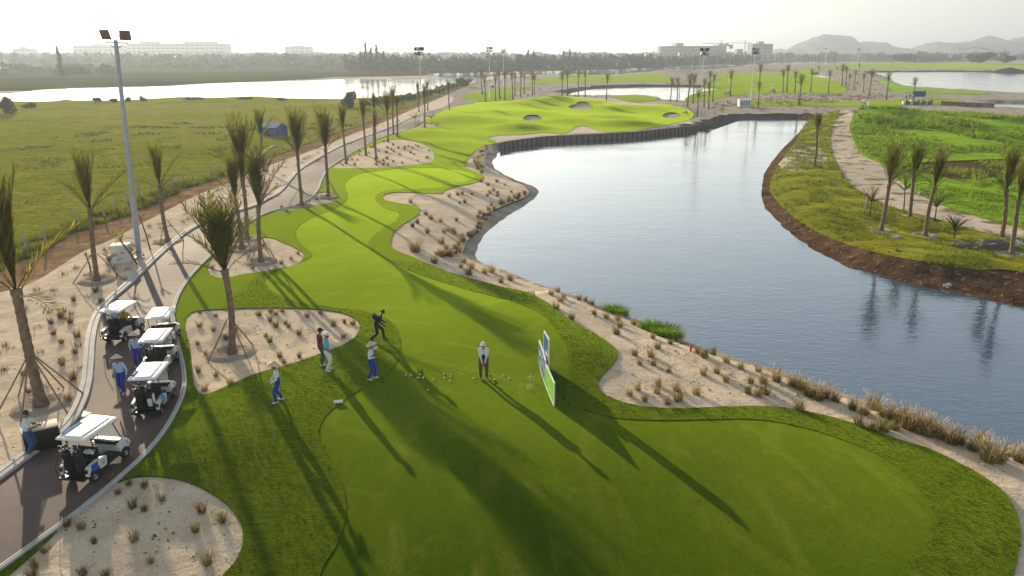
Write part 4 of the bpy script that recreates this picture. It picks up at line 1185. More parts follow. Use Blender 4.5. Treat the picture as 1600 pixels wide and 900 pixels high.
# the sandy point: rows of small tufts along its crest and a looser scatter
rows = [((722, 380), (755, 352)), ((735, 370), (765, 335)), ((740, 340), (790, 318)), ((770, 320), (825, 303)), ((700, 400), (735, 365)), ((790, 318), (822, 300)), ((690, 402), (720, 392))]
pts = []
for a, b in rows:
    for k in range(8):
        t = (k + r.uniform(0, .6)) / 8
        pts.append((a[0] + (b[0] - a[0]) * t + r.uniform(-4, 4), a[1] + (b[1] - a[1]) * t + r.uniform(-3, 3)))
while len(pts) < 86:
    x, y = r.uniform(640, 815), r.uniform(280, 405)
    g = G(x, y)
    if inside(np.array([g.x]), np.array([g.y]), [w for n_, w in POLY if n_ == 'rough'][0])[0]: continue
    if y > 430 - (x - 640) * .62 or g.z < -.4: continue
    pts.append((x, y))
for p in pts: tuft(p, 'small brown tuft on the sandy point in the lake', 'tufts on the sandy point', r.choice(('tuft_brown', 'tuft_dry', 'tuft_brown')), 1.15)
for k in range(16):
    t = (k + r.uniform(0, .7)) / 16
    tuft((float(np.interp(t, [0, .45, 1], [764, 741, 757])) + r.uniform(-4, 4), float(np.interp(t, [0, .45, 1], [229, 252, 270])) + r.uniform(-1.5, 1.5)), 'tall straw clump at the inlet corner beside the timber wall', 'straw clumps at the inlet corner', 'big', 1.0, r)
pts = []
while len(pts) < 46:
    x, y = r.uniform(530, 678), r.uniform(220, 260)
    g = G(x, y)
    if inside(np.array([g.x]), np.array([g.y]), isl['far'])[0]: pts.append((x, y))
for p in pts: tuft(p, 'dark tuft on the sand bed between path and upper turf', 'tufts on the far sand bed', None, 1.1)
for p in [(332, 420), (352, 405), (440, 412), (455, 405), (466, 397), (430, 424), (395, 420), (412, 385), (345, 412), (440, 325), (470, 318), (495, 312), (515, 312), (448, 331)]:
    tuft(p, 'low tuft round the palm feet by the path bend', 'tufts by the path bend', None, .9)
for g_, l_ in TUFTS.items():
    for i, (x, o, lb) in enumerate(sorted(l_, key=lambda e: e[0])): o['label'] = lb + ', ' + ordinal(i + 1) + ' from the left'
def reeds(px, label, n, h, sp, seed):
    b = G(*px)
    mb = MB(); blades(mb, n * 3, h, sp, seed, .02, .5)
    o = mb.build('reed_clump', M['reed'], None, loc=b)
    o.scale = (1.7, .8, 1); o.rotation_euler = (0, 0, -.55)
    tag(o, label, 'reed clump', None)
reeds((962, 488), 'smaller bright green reed clump on the lake bank, upper of two', 200, .5, 1.4, 3)
reeds((1032, 522), 'larger bright green reed clump on the lake bank, lower of two', 420, .66, 2.2, 4)

def scatter(name, poly, n, h, mat, per=5, w=.03, seed=0, lift=.05, near=None, size_by_dist=False, box=None, thresh=None, avoid=None):
    """countless small blades as one mesh"""
    g = np.random.default_rng(seed)
    x0, y0 = poly.min(0) if box is None else box[0]
    x1, y1 = poly.max(0) if box is None else box[1]
    X = g.uniform(x0, x1, n * 6); Y = g.uniform(y0, y1, n * 6)
    ok = inside(X, Y, poly)
    a = np.abs(X) < 0.72 * Y + 3
    ok &= a & (Y > 14)
    for av in (avoid or []): ok &= ~inside(X, Y, av)
    if thresh is not None:
        f = np.array([noise.noise(Vector((x * thresh[0], y * thresh[0], seed))) if o else -9 for x, y, o in zip(X, Y, ok)])
        ok &= f > thresh[1]
    X, Y = X[ok][:n], Y[ok][:n]
    Z = H(X, Y) + lift
    n = len(X)
    k = np.repeat(np.arange(n), per)
    m = len(k)
    an = g.uniform(0, 6.283, m); t = g.uniform(.1, .8, m); l = h * g.uniform(.5, 1.2, m) * np.repeat(g.uniform(.6, 1.3, n), per)
    if size_by_dist:
        q = np.clip(Y[k] / 60, 1, 4); l = l * q ** .7; ww = w * q
    else: ww = np.full(m, w)
    bx = X[k] + g.normal(0, h * .35, m); by = Y[k] + g.normal(0, h * .35, m); bz = Z[k] - .03
    dx, dy, dz = np.cos(an) * np.sin(t), np.sin(an) * np.sin(t), np.cos(t)
    sx, sy = -np.sin(an) * ww, np.cos(an) * ww
    V = np.stack([np.stack([bx - sx, by - sy, bz], 1), np.stack([bx + sx, by + sy, bz], 1), np.stack([bx + dx * l, by + dy * l, bz + dz * l], 1)], 1).reshape(-1, 3)
    me = bpy.data.meshes.new(name)
    me.vertices.add(m * 3); me.vertices.foreach_set('co', V.ravel())
    me.loops.add(m * 3); me.loops.foreach_set('vertex_index', np.arange(m * 3))
    me.polygons.add(m); me.polygons.foreach_set('loop_start', np.arange(m) * 3)
    me.update()
    me.materials.append(mat)
    return tag(link(name, me), kind='stuff')
P_ = {}
for n_, w_ in POLY: P_.setdefault(n_, []).append(w_)
AV = list(isl.values()) + P_['road']
scatter('wild_grass', P_['bank_grass'][0], 6500, .40, M['bank_blades'], 9, .022, 1, .05, thresh=(.35, -.12))
scatter('lush_grass', P_['lush'][1], 5200, .42, M['lush_blades'], 8, .03, 2, .15, size_by_dist=True, thresh=(.12, -.1))
scatter('rough_grass_blades', P_['rough'][0], 20000, .075, M['turf_blades'], 5, .011, 3, .05, box=((-16, 13), (16, 48)), avoid=AV + [P_['fairway'][0]])
scatter('field_grass', P_['pasture'][0], 2600, .17, M['field_blades'], 8, .03, 4, .06, size_by_dist=True, box=((-75, 45), (-20, 150)), thresh=(.16, .25))
strip = flat(spline([(40, 470), (130, 410), (250, 345), (330, 300), (430, 262), (520, 232), (600, 200), (640, 185), (600, 197), (520, 240), (440, 285), (400, 312), (310, 345), (240, 400), (180, 455), (140, 520), (130, 620), (60, 690), (0, 720), (-40, 560)], 8))
scatter('dry_tufts', strip, 120, .30, M['tuft_brown'], 22, .018, 5, .02)
scatter('neck_shrubs', flat([(745, 150), (900, 151), (1045, 160), (1100, 190), (1165, 183), (1260, 186), (1400, 165), (1500, 150), (1390, 147), (1360, 112), (1290, 103), (1150, 103), (1060, 112), (1050, 130), (820, 132)]), 1500, .7, M['tuft_olive'], 9, .06, 16, .02, avoid=P_['far_turf'] + P_['rough'] + [w for w, b in waters.values()], thresh=(.05, .0))
scatter('dry_tufts', flat([(1105, 172), (1165, 168), (1250, 165), (1400, 152), (1250, 147), (1120, 160)]), 420, .6, M['tuft_brown'], 10, .05, 6, .02)
scatter('fence_weeds', flat(spline([(20, 415), (120, 368), (212, 333), (287, 300), (350, 277), (345, 268), (285, 285), (205, 318), (115, 350), (0, 400)], 8)), 900, .5, M['field_blades'], 10, .03, 7, .03, thresh=(.5, -.05))

scatter('path_weeds', P_['path_sand'][1], 900, .16, M['bank_blades'], 8, .018, 8, .02, thresh=(.45, .08))
scatter('path_edge_weeds', P_['path_sand'][0], 160, .16, M['bank_blades'], 8, .018, 9, .02, thresh=(.6, .0))
def specks(name, polys, n, smin, smax, mat, seed, flat_=.6, lift=.0):
    """litter, pebbles and clods as one mesh of small faceted lumps"""
    g = np.random.default_rng(seed)
    XY = []
    for poly in polys:
        x0, y0 = poly.min(0); x1, y1 = poly.max(0)
        X = g.uniform(x0, x1, n * 8); Y = g.uniform(y0, y1, n * 8)
        ok = inside(X, Y, poly) & (np.abs(X) < .72 * Y + 3) & (Y > 12) & (Y < 130)
        for w, b in waters.values(): ok &= ~inside(X, Y, w)
        XY.append(np.stack([X[ok], Y[ok]], 1)[:n])
    XY = np.concatenate(XY); m = len(XY)
    Z = H(XY[:, 0], XY[:, 1]) + lift
    s_ = g.uniform(0, 1, m) ** 2.5 * (smax - smin) + smin
    D = np.array([(1, 0, 0), (0, 1, 0), (-1, 0, 0), (0, -1, 0), (0, 0, 1), (0, 0, -1)], float)
    V = D[None] * s_[:, None, None] * g.uniform(.55, 1.4, (m, 6, 1))
    V[:, :, 2] *= flat_
    a = g.uniform(0, 6.28, m); c, q = np.cos(a)[:, None], np.sin(a)[:, None]
    V = np.stack([V[:, :, 0] * c - V[:, :, 1] * q, V[:, :, 0] * q + V[:, :, 1] * c, V[:, :, 2]], 2)
    V += np.concatenate([XY, Z[:, None]], 1)[:, None, :]
    T = np.array([(0, 1, 4), (1, 2, 4), (2, 3, 4), (3, 0, 4), (1, 0, 5), (2, 1, 5), (3, 2, 5), (0, 3, 5)])
    F_ = (T[None] + (np.arange(m) * 6)[:, None, None]).reshape(-1, 3)
    me = bpy.data.meshes.new(name)
    me.from_pydata(V.reshape(-1, 3).tolist(), [], F_.tolist())
    me.materials.append(mat)
    return tag(link(name, me), kind='stuff')
near_bank = flat(spline([(690, 405), (760, 432), (850, 462), (930, 505), (990, 560), (960, 600), (1010, 632), (1200, 630), (1400, 680), (1560, 740), (1600, 720), (1400, 655), (1200, 590), (1000, 512), (850, 455), (745, 410)], 8))
specks('sand_litter', [isl['front'], isl['middle'], isl['upper'], strip, near_bank], 420, .010, .055, M['tuft_brown'], 1, .5)
specks('bank_stones', [P_['mud'][0]], 900, .03, .16, M['rubble'], 2, .7, .02)
specks('bank_pebbles', [P_['mud'][0], near_bank], 260, .02, .09, M['concrete'], 3, .7, .02)

# ------------------------------------------------------------------ golf carts
CS = 0.86
def cart(loc, rz, label, bags=0, n_gear=0):
    root = empty('golf_cart', loc, rz, label, 'golf cart', 'golf carts queued on the path')
    root.scale = (CS, CS, CS)
    W2 = .60
    mb = MB()                                         # floor and skirt
    mb.box((0, .05, .33), (1.16, 2.20, .09), ch=.02)
    mb.box((0, .35, .37), (1.00, .70, .03))
    mb.build('floor', M['black_plastic'], root)
    mb = MB()                                         # rounded front cowl
    mb.prism([(1.32, .36), (1.36, .52), (1.22, .74), (.92, .88), (.74, .90), (.74, .36)], -.52, .52)
    for s in (-1, 1):
        mb.prism([(1.30, .52), (1.20, .70), (.95, .80), (.62, .78), (.58, .62), (.70, .60), (.80, .70), (1.0, .74), (1.14, .66), (1.22, .50)], s * .47, s * .60)
    cowl = mb.build('front_cowl', M['white_plastic'], root)
    for s in (-1, 1):
        mb = MB(); mb.box((s * .36, 1.33, .58), (.20, .05, .10), Euler((-.45, 0, 0)), ch=.015)
        mb.build('headlight', M['lamp_glass'], cowl)
    mb = MB(); mb.box((0, 1.36, .36), (1.06, .12, .12), ch=.03); mb.build('front_bumper', M['black_plastic'], root)
    mb = MB(); mb.box((0, .70, .80), (1.02, .10, .20), ch=.02); mb.build('dashboard', M['black_plastic'], root)
    mb = MB()                                         # seat pod
    mb.box((0, -.18, .50), (1.06, .62, .30), ch=.03)
    mb.build('seat_base', M['black_plastic'], root)
    for s in (-1, 1):
        mb = MB(); mb.box((s * .27, -.14, .72), (.50, .54, .13), ch=.045); mb.build('seat', M['black_cloth'], root)
        mb = MB(); mb.box((s * .27, -.43, 1.02), (.50, .11, .44), Euler((-.15, 0, 0)), ch=.045); mb.build('backrest', M['black_cloth'], root)
    for s in (-1, 1):                                 # white rear side panels arching over the wheels
        mb = MB()
        arc = [(-.80 + .30 * math.cos(a), .34 + .30 * math.sin(a)) for a in np.linspace(math.pi * .98, .02 * math.pi, 8)]
        mb.prism([(-.16, .36), (-.12, .72), (-.30, .78), (-.62, .80), (-1.12, .74), (-1.16, .40)] + arc, s * .46, s * .60)
        pnl = mb.build('rear_side_panel', M['white_plastic'], root)
        mb = MB(); mb.box((s * .53, -1.165, .60), (.10, .03, .16), ch=.01); mb.build('tail_light', M['black_plastic'], pnl)
        mb = MB()
        mb.lathe([(.055, 0), (.075, 0), (.075, .006), (.055, .006)], 14, (s * .602 - (0 if s > 0 else .006), -.34, .60), 'x')
        mb.box((s * .604, -.34, .505), (.006, .15, .022))
        mb.build('emblem', M['denim'], pnl)
    mb = MB()                                         # bag well and rear step
    mb.box((0, -.98, .46), (.92, .34, .06), ch=.01)
    mb.box((0, -.62, .62), (.92, .06, .34), ch=.01)
    mb.box((0, -1.22, .34), (1.10, .36, .05), ch=.015)
    mb.build('bag_well', M['black_plastic'], root)
    mb = MB()
    mb.tube([(-.46, -.52, .80), (-.46, -.98, .98), (.46, -.98, .98), (.46, -.52, .80)], .02, 6)
    mb.tube([(-.40, -.98, .50), (-.40, -.98, .98)], .016, 5); mb.tube([(.40, -.98, .50), (.40, -.98, .98)], .016, 5)
    mb.build('bag_rack', M['black_metal'], root)
    mb = MB()
    mb.tube([(-.52, -1.36, .36), (-.52, -1.42, .85), (-.50, -1.0, 1.35)], .017, 5)
    mb.build('grab_hoop', M['black_metal'], root)
    for s in (-1, 1):
        mb = MB(); mb.tube([(s * .54, -.52, .75), (s * .55, -.62, 1.25), (s * .55, -.70, 1.80)], .021, 6); mb.build('rear_pillar', M['black_metal'], root)
        mb = MB(); mb.tube([(s * .53, .92, .86), (s * .52, .72, 1.35), (s * .51, .56, 1.80)], .021, 6); mb.build('front_pillar', M['black_metal'], root)
    mb = MB(); mb.box((0, .73, 1.30), (.98, .012, .86), Euler((-.38, 0, 0)))
    gm = M.get('windscreen')
    if not gm:
        gm, t, p, o = nt('windscreen')
        p.inputs['Base Color'].default_value = (.9, .95, .95, 1); p.inputs['Alpha'].default_value = .22; p.inputs['Roughness'].default_value = .05
        M['windscreen'] = gm
    mb.build('windscreen', gm, root)
    mb = MB()                                         # roof: tray with raised centre and gutters
    mb.box((0, -.10, 1.83), (1.24, 1.92, .09), ch=.035, taper=(.97, .98))
    mb.box((0, -.12, 1.885), (.74, 1.62, .05), ch=.02, taper=(.92, .96))
    rf = mb.build('roof', M['white_paint'], root)
    for s in (-1, 1):
        mb = MB(); mb.box((s * .485, -.12, 1.878), (.10, 1.66, .018), ch=.006); mb.build('roof_channel', M['grey_panel'], rf)
    mb = MB(); mb.lathe([(.165, -.014), (.18, 0), (.165, .014), (.15, 0), (.165, -.014)], 16)
    st = mb.build('steering_wheel', M['black_plastic'], root, loc=(-.27, .46, .98), rot=(.75, 0, 0))
    mb = MB(); mb.tube([(0, 0, 0), (0, .02, -.34)], .022, 6); mb.box((0, 0, 0), (.32, .03, .02)); mb.build('steering_column', M['black_metal'], st)
    tm = MB(); tm.lathe([(.13, -.09), (.20, -.10), (.225, -.07), (.225, .07), (.20, .10), (.13, .09)], 18, axis='x')
    rm = MB(); rm.lathe([(.0, .055), (.05, .07), (.06, .05), (.12, .06), (.135, .085), (.135, -.085), (.10, -.06), (0, -.06)], 12, axis='x')
    tme, rme = tm.mesh('tyre', M['rubber']), rm.mesh('rim', M['chrome'])
    for x, y in ((-.50, .98), (.50, .98), (-.50, -.80), (.50, -.80)):
        w = bpy.data.objects.new('wheel', None); C.objects.link(w); w.parent = root; w.location = (x, y, .225)
        if x < 0: w.rotation_euler = (0, 0, math.pi)
        link('tyre', tme, w); link('rim', rme, w)
    return root

def golf_bag(cartloc, rz, x, label, body, accent, seed):
    r = random.Random(seed)
    lx = Vector((x, -.98, .50)) * CS
    lx.rotate(Euler((0, 0, rz)))
    root = empty('golf_bag', Vector(cartloc) + lx, rz, label, 'golf bag', 'golf bags strapped on the carts')
    root.scale = (.92, .92, .92)
    tl = Euler((.16, 0, 0)).to_matrix()
    mb = MB()
    mb.lathe([(.0, 0), (.12, .0), (.135, .05), (.13, .45), (.145, .70), (.15, .82), (.125, .82), (.12, .76)], 12)
    mb.v = [tuple(tl @ Vector(p)) for p in mb.v]
    mb.build('bag_body', M[body], root)
    mb = MB()
    mb.box((0, -.13, .28), (.17, .09, .36), ch=.03)
    mb.box((.13, 0, .40), (.08, .15, .42), ch=.03)
    mb.v = [tuple(tl @ Vector(p)) for p in mb.v]
    mb.build('bag_pocket', M[accent], root)
    for k in range(9):
        a = k * .7
        p0 = Vector((.07 * math.cos(a), .07 * math.sin(a), .70))
        p1 = p0 + Vector((p0.x * .6, p0.y * .6, r.uniform(.22, .42)))
        mb = MB()
        mb.tube([tl @ p0, tl @ p1], .007, 4)
        d = Vector((math.cos(a * 2.1), math.sin(a * 2.1), .1)) * .05
        if k % 3 == 0: mb.lathe([(0, -.04), (.035, -.03), (.05, 0), (.04, .04), (0, .05)], 8, tl @ (p1 + d * .6))
        else: mb.box(tl @ (p1 + d), (.085, .03, .05), Euler((.2, .3, a * 2.1)), ch=.008)
        mb.build('golf_club', M['black_plastic' if k % 3 == 0 else 'chrome'], root)
    return root

CARTS = [((-13.95, 21.75), -9, 'nearest white golf cart with dark golf bags and a blue-and-white side panel towel'),
         ((-14.15, 26.4), 7, 'second golf cart from the front carrying bags with a pale blue towel'),
         ((-15.75, 30.4), 9, 'third golf cart of the line, close behind the one with the pale blue towel'),
         ((-16.8, 33.2), 12, 'farthest golf cart of the right-hand line, half hidden by the third one'),
         ((-19.2, 34.0), -3, 'golf cart alone in the left lane with two people seated in it')]
ROADZ = .022
cart_at = []
for i, ((x, y), dg, lb) in enumerate(CARTS):
    loc = Vector((x, y, z_at(x, y) + ROADZ))
    cart_at.append((loc, R(dg)))
    if i == 0: proto_cart = cart(loc, R(dg), lb)
    else:
        c = copy_tree(proto_cart)
        c.location = loc; c.rotation_euler = (0, 0, R(dg)); c['label'] = lb
BAGS = [(0, -.25, 'left black golf bag full of clubs on the nearest cart', 'black_cloth', 'black_cloth'), (0, .22, 'right black golf bag full of clubs on the nearest cart', 'black_cloth', 'dark_cloth'),
        (1, -.24, 'left dark golf bag on the second cart', 'dark_cloth', 'black_cloth'), (1, .24, 'golf bag with white trim on the right of the second cart', 'black_cloth', 'white_cloth'),
        (2, 0.0, 'black golf bag on the third cart of the line', 'black_cloth', 'black_cloth'), (4, 0.05, 'black golf bag on the cart in the left lane', 'black_cloth', 'black_cloth')]
for i, (ci, x, lb, b, a) in enumerate(BAGS):
    golf_bag(cart_at[ci][0], cart_at[ci][1], x, lb, b, a, i)
def on_cart(ci, p):
    v = Vector(p) * CS; v.rotate(Euler((0, 0, cart_at[ci][1])))
    return cart_at[ci][0] + v
def cloth(name, ci, c, size, rot, mat, label, cat='towel'):
    mb = MB()
    nx, ny = 6, 6
    vs, fs = [], []
    r = random.Random(len(label))
    for i in range(nx + 1):
        for j in range(ny + 1):
            vs.append((CS * size[0] * (i / nx - .5), CS * size[1] * (j / ny - .5), .02 * math.sin(i * 1.7 + j) + .012 * r.random()))
    for i in range(nx):
        for j in range(ny):
            a = i * (ny + 1) + j
            fs.append((a, a + 1, a + ny + 2, a + ny + 1))
    n = len(vs)
    vs += [(x, y, z - .025) for x, y, z in vs]
    fs += [tuple(q + n for q in f)[::-1] for f in fs]
    for i in range(nx):
        for b, sgn in ((0, 1), (ny, -1)):
            q = (i * (ny + 1) + b, (i + 1) * (ny + 1) + b)
            fs.append((q[0], q[1], q[1] + n, q[0] + n))
    for j in range(ny):
        for b in (0, nx):
            q = (b * (ny + 1) + j, b * (ny + 1) + j + 1)
            fs.append((q[0], q[1], q[1] + n, q[0] + n))
    mb.add(vs, fs, 0, True)
    o = mb.build(name, mat, loc=on_cart(ci, c))
    o.rotation_euler = (rot[0], rot[1], rot[2] + cart_at[ci][1])
    return tag(o, label, cat)
cloth('towel', 0, (.625, -.80, .62), (.30, .34), (0, 1.45, 0), M['blue_bag'], 'blue towel hanging over the right rear wheel of the nearest cart')
cloth('towel', 1, (.64, -.62, .70), (.36, .30), (0, 1.4, 0), M['cyan_towel'], 'pale blue towel hanging on the right side of the second cart')
cloth('umbrella_cover', 0, (-.50, -.30, 1.905), (.16, .95), (0, 0, 0), M['pale_blue_shirt'], 'pale blue strip of cloth along the left roof edge of the nearest cart', 'cloth')
cloth('umbrella_cover', 1, (-.50, -.42, 1.905), (.17, .62), (0, 0, 0), M['blue_bag'], 'blue cloth lying on the left roof edge of the second cart', 'cloth')
cloth('bag_cover', 0, (.28, -.50, 1.12), (.40, .34), (.3, 0, 0), M['white_cloth'], 'white cloth lying on the seat back of the nearest cart', 'cloth')
for k, (px, py, lb) in enumerate([((1352), 167.5, 'small white golf cart on the strip of turf below the palm grove at right'), (1137, 148.5, 'white golf cart at the left edge of the right-hand fairway'), (1207, 145, 'small dark golf cart under way on the right-hand fairway')]):
    p = G(px, py)
    c = copy_tree(proto_cart)
    c.location = p + Vector((0, 0, .08)); c.rotation_euler = (0, 0, R((-95, 60, 20)[k])); c['label'] = lb; c['group'] = 'golf carts far out on the course'

# ------------------------------------------------------------------ people
def capsule(mb, p0, r0, p1, r1, flat_=(1, 1), n=10):
    p0, p1 = Vector(p0), Vector(p1)
    ax = p1 - p0
    L = max(ax.length, 1e-4)
    q = ax.to_track_quat('Z', 'Y') if ax.length > 1e-4 else Quaternion()
    vs, fs = [], []
    prof = [(0, -r0)] + [(r0 * math.sin(a), -r0 * math.cos(a)) for a in (.5, 1.05)] + [(r0, 0), (r1, L)] + [(r1 * math.cos(a), L + r1 * math.sin(a)) for a in (.5, 1.05)] + [(0, L + r1)]
    ring = []
    for k, (rr, z) in enumerate(prof):
        if rr == 0:
            ring.append([len(vs)]); vs.append(q @ Vector((0, 0, z)) + p0)
        else:
            ids = []
            for j in range(n):
                t = 2 * math.pi * j / n
                ids.append(len(vs)); vs.append(q @ Vector((rr * math.cos(t), rr * math.sin(t), z)) + p0)
            ring.append(ids)
    for a, b in zip(ring, ring[1:]):
        if len(a) == 1: fs += [(a[0], b[(j + 1) % n], b[j]) for j in range(n)]
        elif len(b) == 1: fs += [(a[j], a[(j + 1) % n], b[0]) for j in range(n)]
        else: fs += [(a[j], a[(j + 1) % n], b[(j + 1) % n], b[j]) for j in range(n)]
    mb.add(vs, fs)

def bend(a, b, l1, l2, hint):
    """joint between a and b for a two-bone limb, pushed towards hint"""
    a, b = Vector(a), Vector(b)
    d = b - a
    D = min(d.length, (l1 + l2) * .999)
    u = d.normalized()
    x = (l1 * l1 - l2 * l2 + D * D) / (2 * D)
    h = math.sqrt(max(0, l1 * l1 - x * x))
    v = Vector(hint) - u * Vector(hint).dot(u)
    return a + u * x + v.normalized() * h

def person(label, px, yaw, colors, feet, hands, hgt=1.70, lean=0.0, side=0.0, hat=None, hatmat=None, elbows=None, hip=None, sit=False, look=(0, 1, -.1), loc=None, z0=0.06, band=None, pockets=None, voxel=.013, pack=None, toe=None, stout=1.0):
    """feet and hands in the figure's own space: x right, y forward, z up; colors: shirt, trousers, shoes, sleeves"""
    k = hgt / 1.70
    if loc is None:
        loc = G(*px); loc.z += z0
    root = empty('person', loc, yaw, label, 'person')
    shirt, trou, shoe, sleeve = colors
    hipz = hip if hip is not None else .90 * k
    hipc = Vector((0, 0, hipz))
    dirv = Vector((math.sin(side), math.sin(lean), 1)).normalized()
    sh = hipc + dirv * .50 * k
    nk = sh + dirv * .06 * k + Vector((0, .01, 0))
    hd = nk + (dirv + Vector((0, .25, 0))).normalized() * .155 * k
    caps = []
    def cap(p0, r0, p1, r1, m): caps.append((Vector(p0), r0, Vector(p1), r1, m))
    s = stout
    # trunk
    for x in (-1, 1):
        cap(hipc + Vector((x * .075 * s, 0, .0)), .105 * s * k, hipc + Vector((x * .06, 0, .09)), .10 * s * k, trou)
        cap(hipc + dirv * .13 * k + Vector((x * .055 * s, 0, 0)), .105 * s * k, hipc + dirv * .27 * k + Vector((x * .065 * s, 0, 0)), .105 * s * k, band or shirt)
        cap(hipc + dirv * .29 * k + Vector((x * .075 * s, .0, 0)), .11 * k * s, sh + Vector((x * .09, 0, -.06)), .09 * k, shirt)
        cap(sh + Vector((x * .06, 0, -.01)), .065 * k, sh + Vector((x * .165 * k, 0, -.03)), .062 * k, shirt)
    cap(nk - dirv * .05, .052 * k, hd - Vector((0, .02, .04)), .05 * k, 'skin')
    f = Vector(look).normalized()
    cap(hd + f * .018 - Vector((0, 0, .035)), .068 * k, hd - f * .012 + Vector((0, 0, .045)), .083 * k, 'skin')
    cap(hd + f * .055 - Vector((0, 0, .085)), .035 * k, hd + f * .05 - Vector((0, 0, .04)), .045 * k, 'skin')
    cap(hd + f * .088 - Vector((0, 0, .0)), .010 * k, hd + f * .102 - Vector((0, 0, .03)), .016 * k, 'skin')
    sidev = f.cross(Vector((0, 0, 1))).normalized()
    for x in (-1, 1): cap(hd + sidev * x * .083 - Vector((0, 0, .02)), .012, hd + sidev * x * .086 + Vector((0, 0, .02)), .015, 'skin')
    # legs
    for i, x in enumerate((-1, 1)):
        hp = hipc + Vector((x * .09 * s, 0, -.03))
        an = Vector(feet[i])
        an.z += .085
        kn = bend(hp, an, .42 * k, .41 * k, (x * .1, 1, 0 if not sit else .6))
        cap(hp, .104 * k * s, kn, .076 * k, trou)
        cap(kn, .076 * k, an + Vector((0, 0, .02)), .062 * k, trou)
        td = Vector(toe[i]) if toe else Vector((x * .25, 1, 0))
        td.normalize()
        b = Vector((an.x, an.y, an.z - .045))
        cap(b - td * .05, .042, b + td * .14 - Vector((0, 0, .01)), .034, shoe)
    # arms and hands
    for i, x in enumerate((-1, 1)):
        s0 = sh + Vector((x * .185 * k, 0, -.035))
        hv = Vector(hands[i])
        hint = Vector(elbows[i]) if elbows else Vector((x * .6, -1, -.3))
        el = bend(s0, hv, .285 * k, .25 * k, hint)
        mid = s0.lerp(el, .75)
        cap(s0, .060 * k, mid, .052 * k, shirt)
        cap(mid, .048 * k, el, .044 * k, sleeve)
        cap(el, .043 * k, hv, .030 * k, sleeve)
        d = (hv - el).normalized()
        sd = d.cross(Vector((0, 0, 1)))
        if sd.length < .05: sd = Vector((1, 0, 0))
        sd.normalize()
        nrm = sd.cross(d)
        cap(hv, .026 * k, hv + d * .075 * k, .030 * k, 'skin')
        for q in range(4):
            b = hv + d * .085 * k + sd * (q - 1.5) * .019 * k
            l = (.030, .036, .034, .026)[q] * k
            m1 = b + d * l - nrm * .006
            cap(b, .0098, m1, .0092, 'skin')
            cap(m1, .0092, m1 + d * l * .6 - nrm * l * .6, .0082, 'skin')
        tb = hv + d * .03 * k + sd * .03 * k * (1 if i else -1)
        cap(tb, .011, tb + (d * .7 + sd * (.7 if i else -.7)).normalized() * .045 * k, .009, 'skin')
    mb = MB()
    for p0, r0, p1, r1, m in caps: capsule(mb, p0, r0, p1, r1)
    me = bpy.data.meshes.new('body')
    me.from_pydata(mb.v, [], mb.f)
    tmp = bpy.data.objects.new('body', me)
    C.objects.link(tmp)
    md = tmp.modifiers.new('r', 'REMESH'); md.mode = 'VOXEL'; md.voxel_size = voxel
    ms = tmp.modifiers.new('s', 'SMOOTH'); ms.factor = .5; ms.iterations = 2
    dg = bpy.context.evaluated_depsgraph_get()
    out = bpy.data.meshes.new_from_object(tmp.evaluated_get(dg))
    bpy.data.objects.remove(tmp); bpy.data.meshes.remove(me)
    out.name = 'body'
    names = []
    for c in caps:
        if c[4] not in names: names.append(c[4])
    out.materials.clear()
    for n_ in names: out.materials.append(M[n_])
    nv = len(out.polygons)
    ctr = np.zeros(nv * 3); out.polygons.foreach_get('center', ctr); ctr = ctr.reshape(-1, 3)
    best = np.full(nv, 1e9); idx = np.zeros(nv, int)
    for p0, r0, p1, r1, m in caps:
        a, e = np.array(p0), np.array(p1 - p0)
        L = (e * e).sum() + 1e-9
        t = np.clip(((ctr - a) @ e) / L, 0, 1)
        d = np.linalg.norm(ctr - a - t[:, None] * e, axis=1) - (r0 + (r1 - r0) * t)
        q = d < best
        best[q] = d[q]; idx[q] = names.index(m)
    out.polygons.foreach_set('material_index', idx)
    out.polygons.foreach_set('use_smooth', np.ones(nv, bool))
    body = link('body', out, root)
    for x in (-1, 1):
        mb = MB(); mb.lathe([(0, -.010), (.008, -.006), (.010, 0), (.008, .006), (0, .010)], 6, hd + f * .083 + sidev * x * .032 + Vector((0, 0, .008)))
        mb.build('eye', M['hair'], root)
    # hair
    mb = MB()
    prof = [(.090, -.03), (.096, .01), (.092, .05), (.070, .09), (.035, .112), (0, .118)]
    mb.lathe([(a * k, z * k) for a, z in prof], 12, hd - f * .014 + Vector((0, 0, .015)))
    mb.build('hair', M['hair'], root)
    if hat == 'cone':
        mb = MB()
        mb.lathe([(.235, -.012), (.240, 0), (.13, .085), (.04, .155), (0, .178), (0, .165), (.13, .07), (.235, -.012)], 20)
        tl = Euler((0, 0, 0)).to_matrix() if not band else Euler((0, 0, 0)).to_matrix()
        ax = Vector((0, 0, 1)).rotation_difference(Vector((0, 0, 1)) - f * .28 if f.z > -.3 else Vector((0, 0, 1)) + Vector((f.x, f.y, 0)) * .5)
        c = hd + Vector((0, 0, .055 * k))
        mb.v = [tuple(ax @ Vector(p) + c) for p in mb.v]
        mb.build('conical_hat', M['straw'], root)
        mb = MB(); mb.tube([hd + sidev * .09 + Vector((0, 0, .06)), hd + f * .05 - Vector((0, 0, .11)), hd - sidev * .09 + Vector((0, 0, .06))], .018, 5)
        mb.build('chin_scarf', M['royal_blue'], root)
    elif hat == 'cap':
        mb = MB()
        c = hd + Vector((0, 0, .03))
        mb.lathe([(.102, .0), (.106, .03), (.095, .07), (.06, .10), (0, .112)], 14, c - f * .008)
        vs, fs = [], []
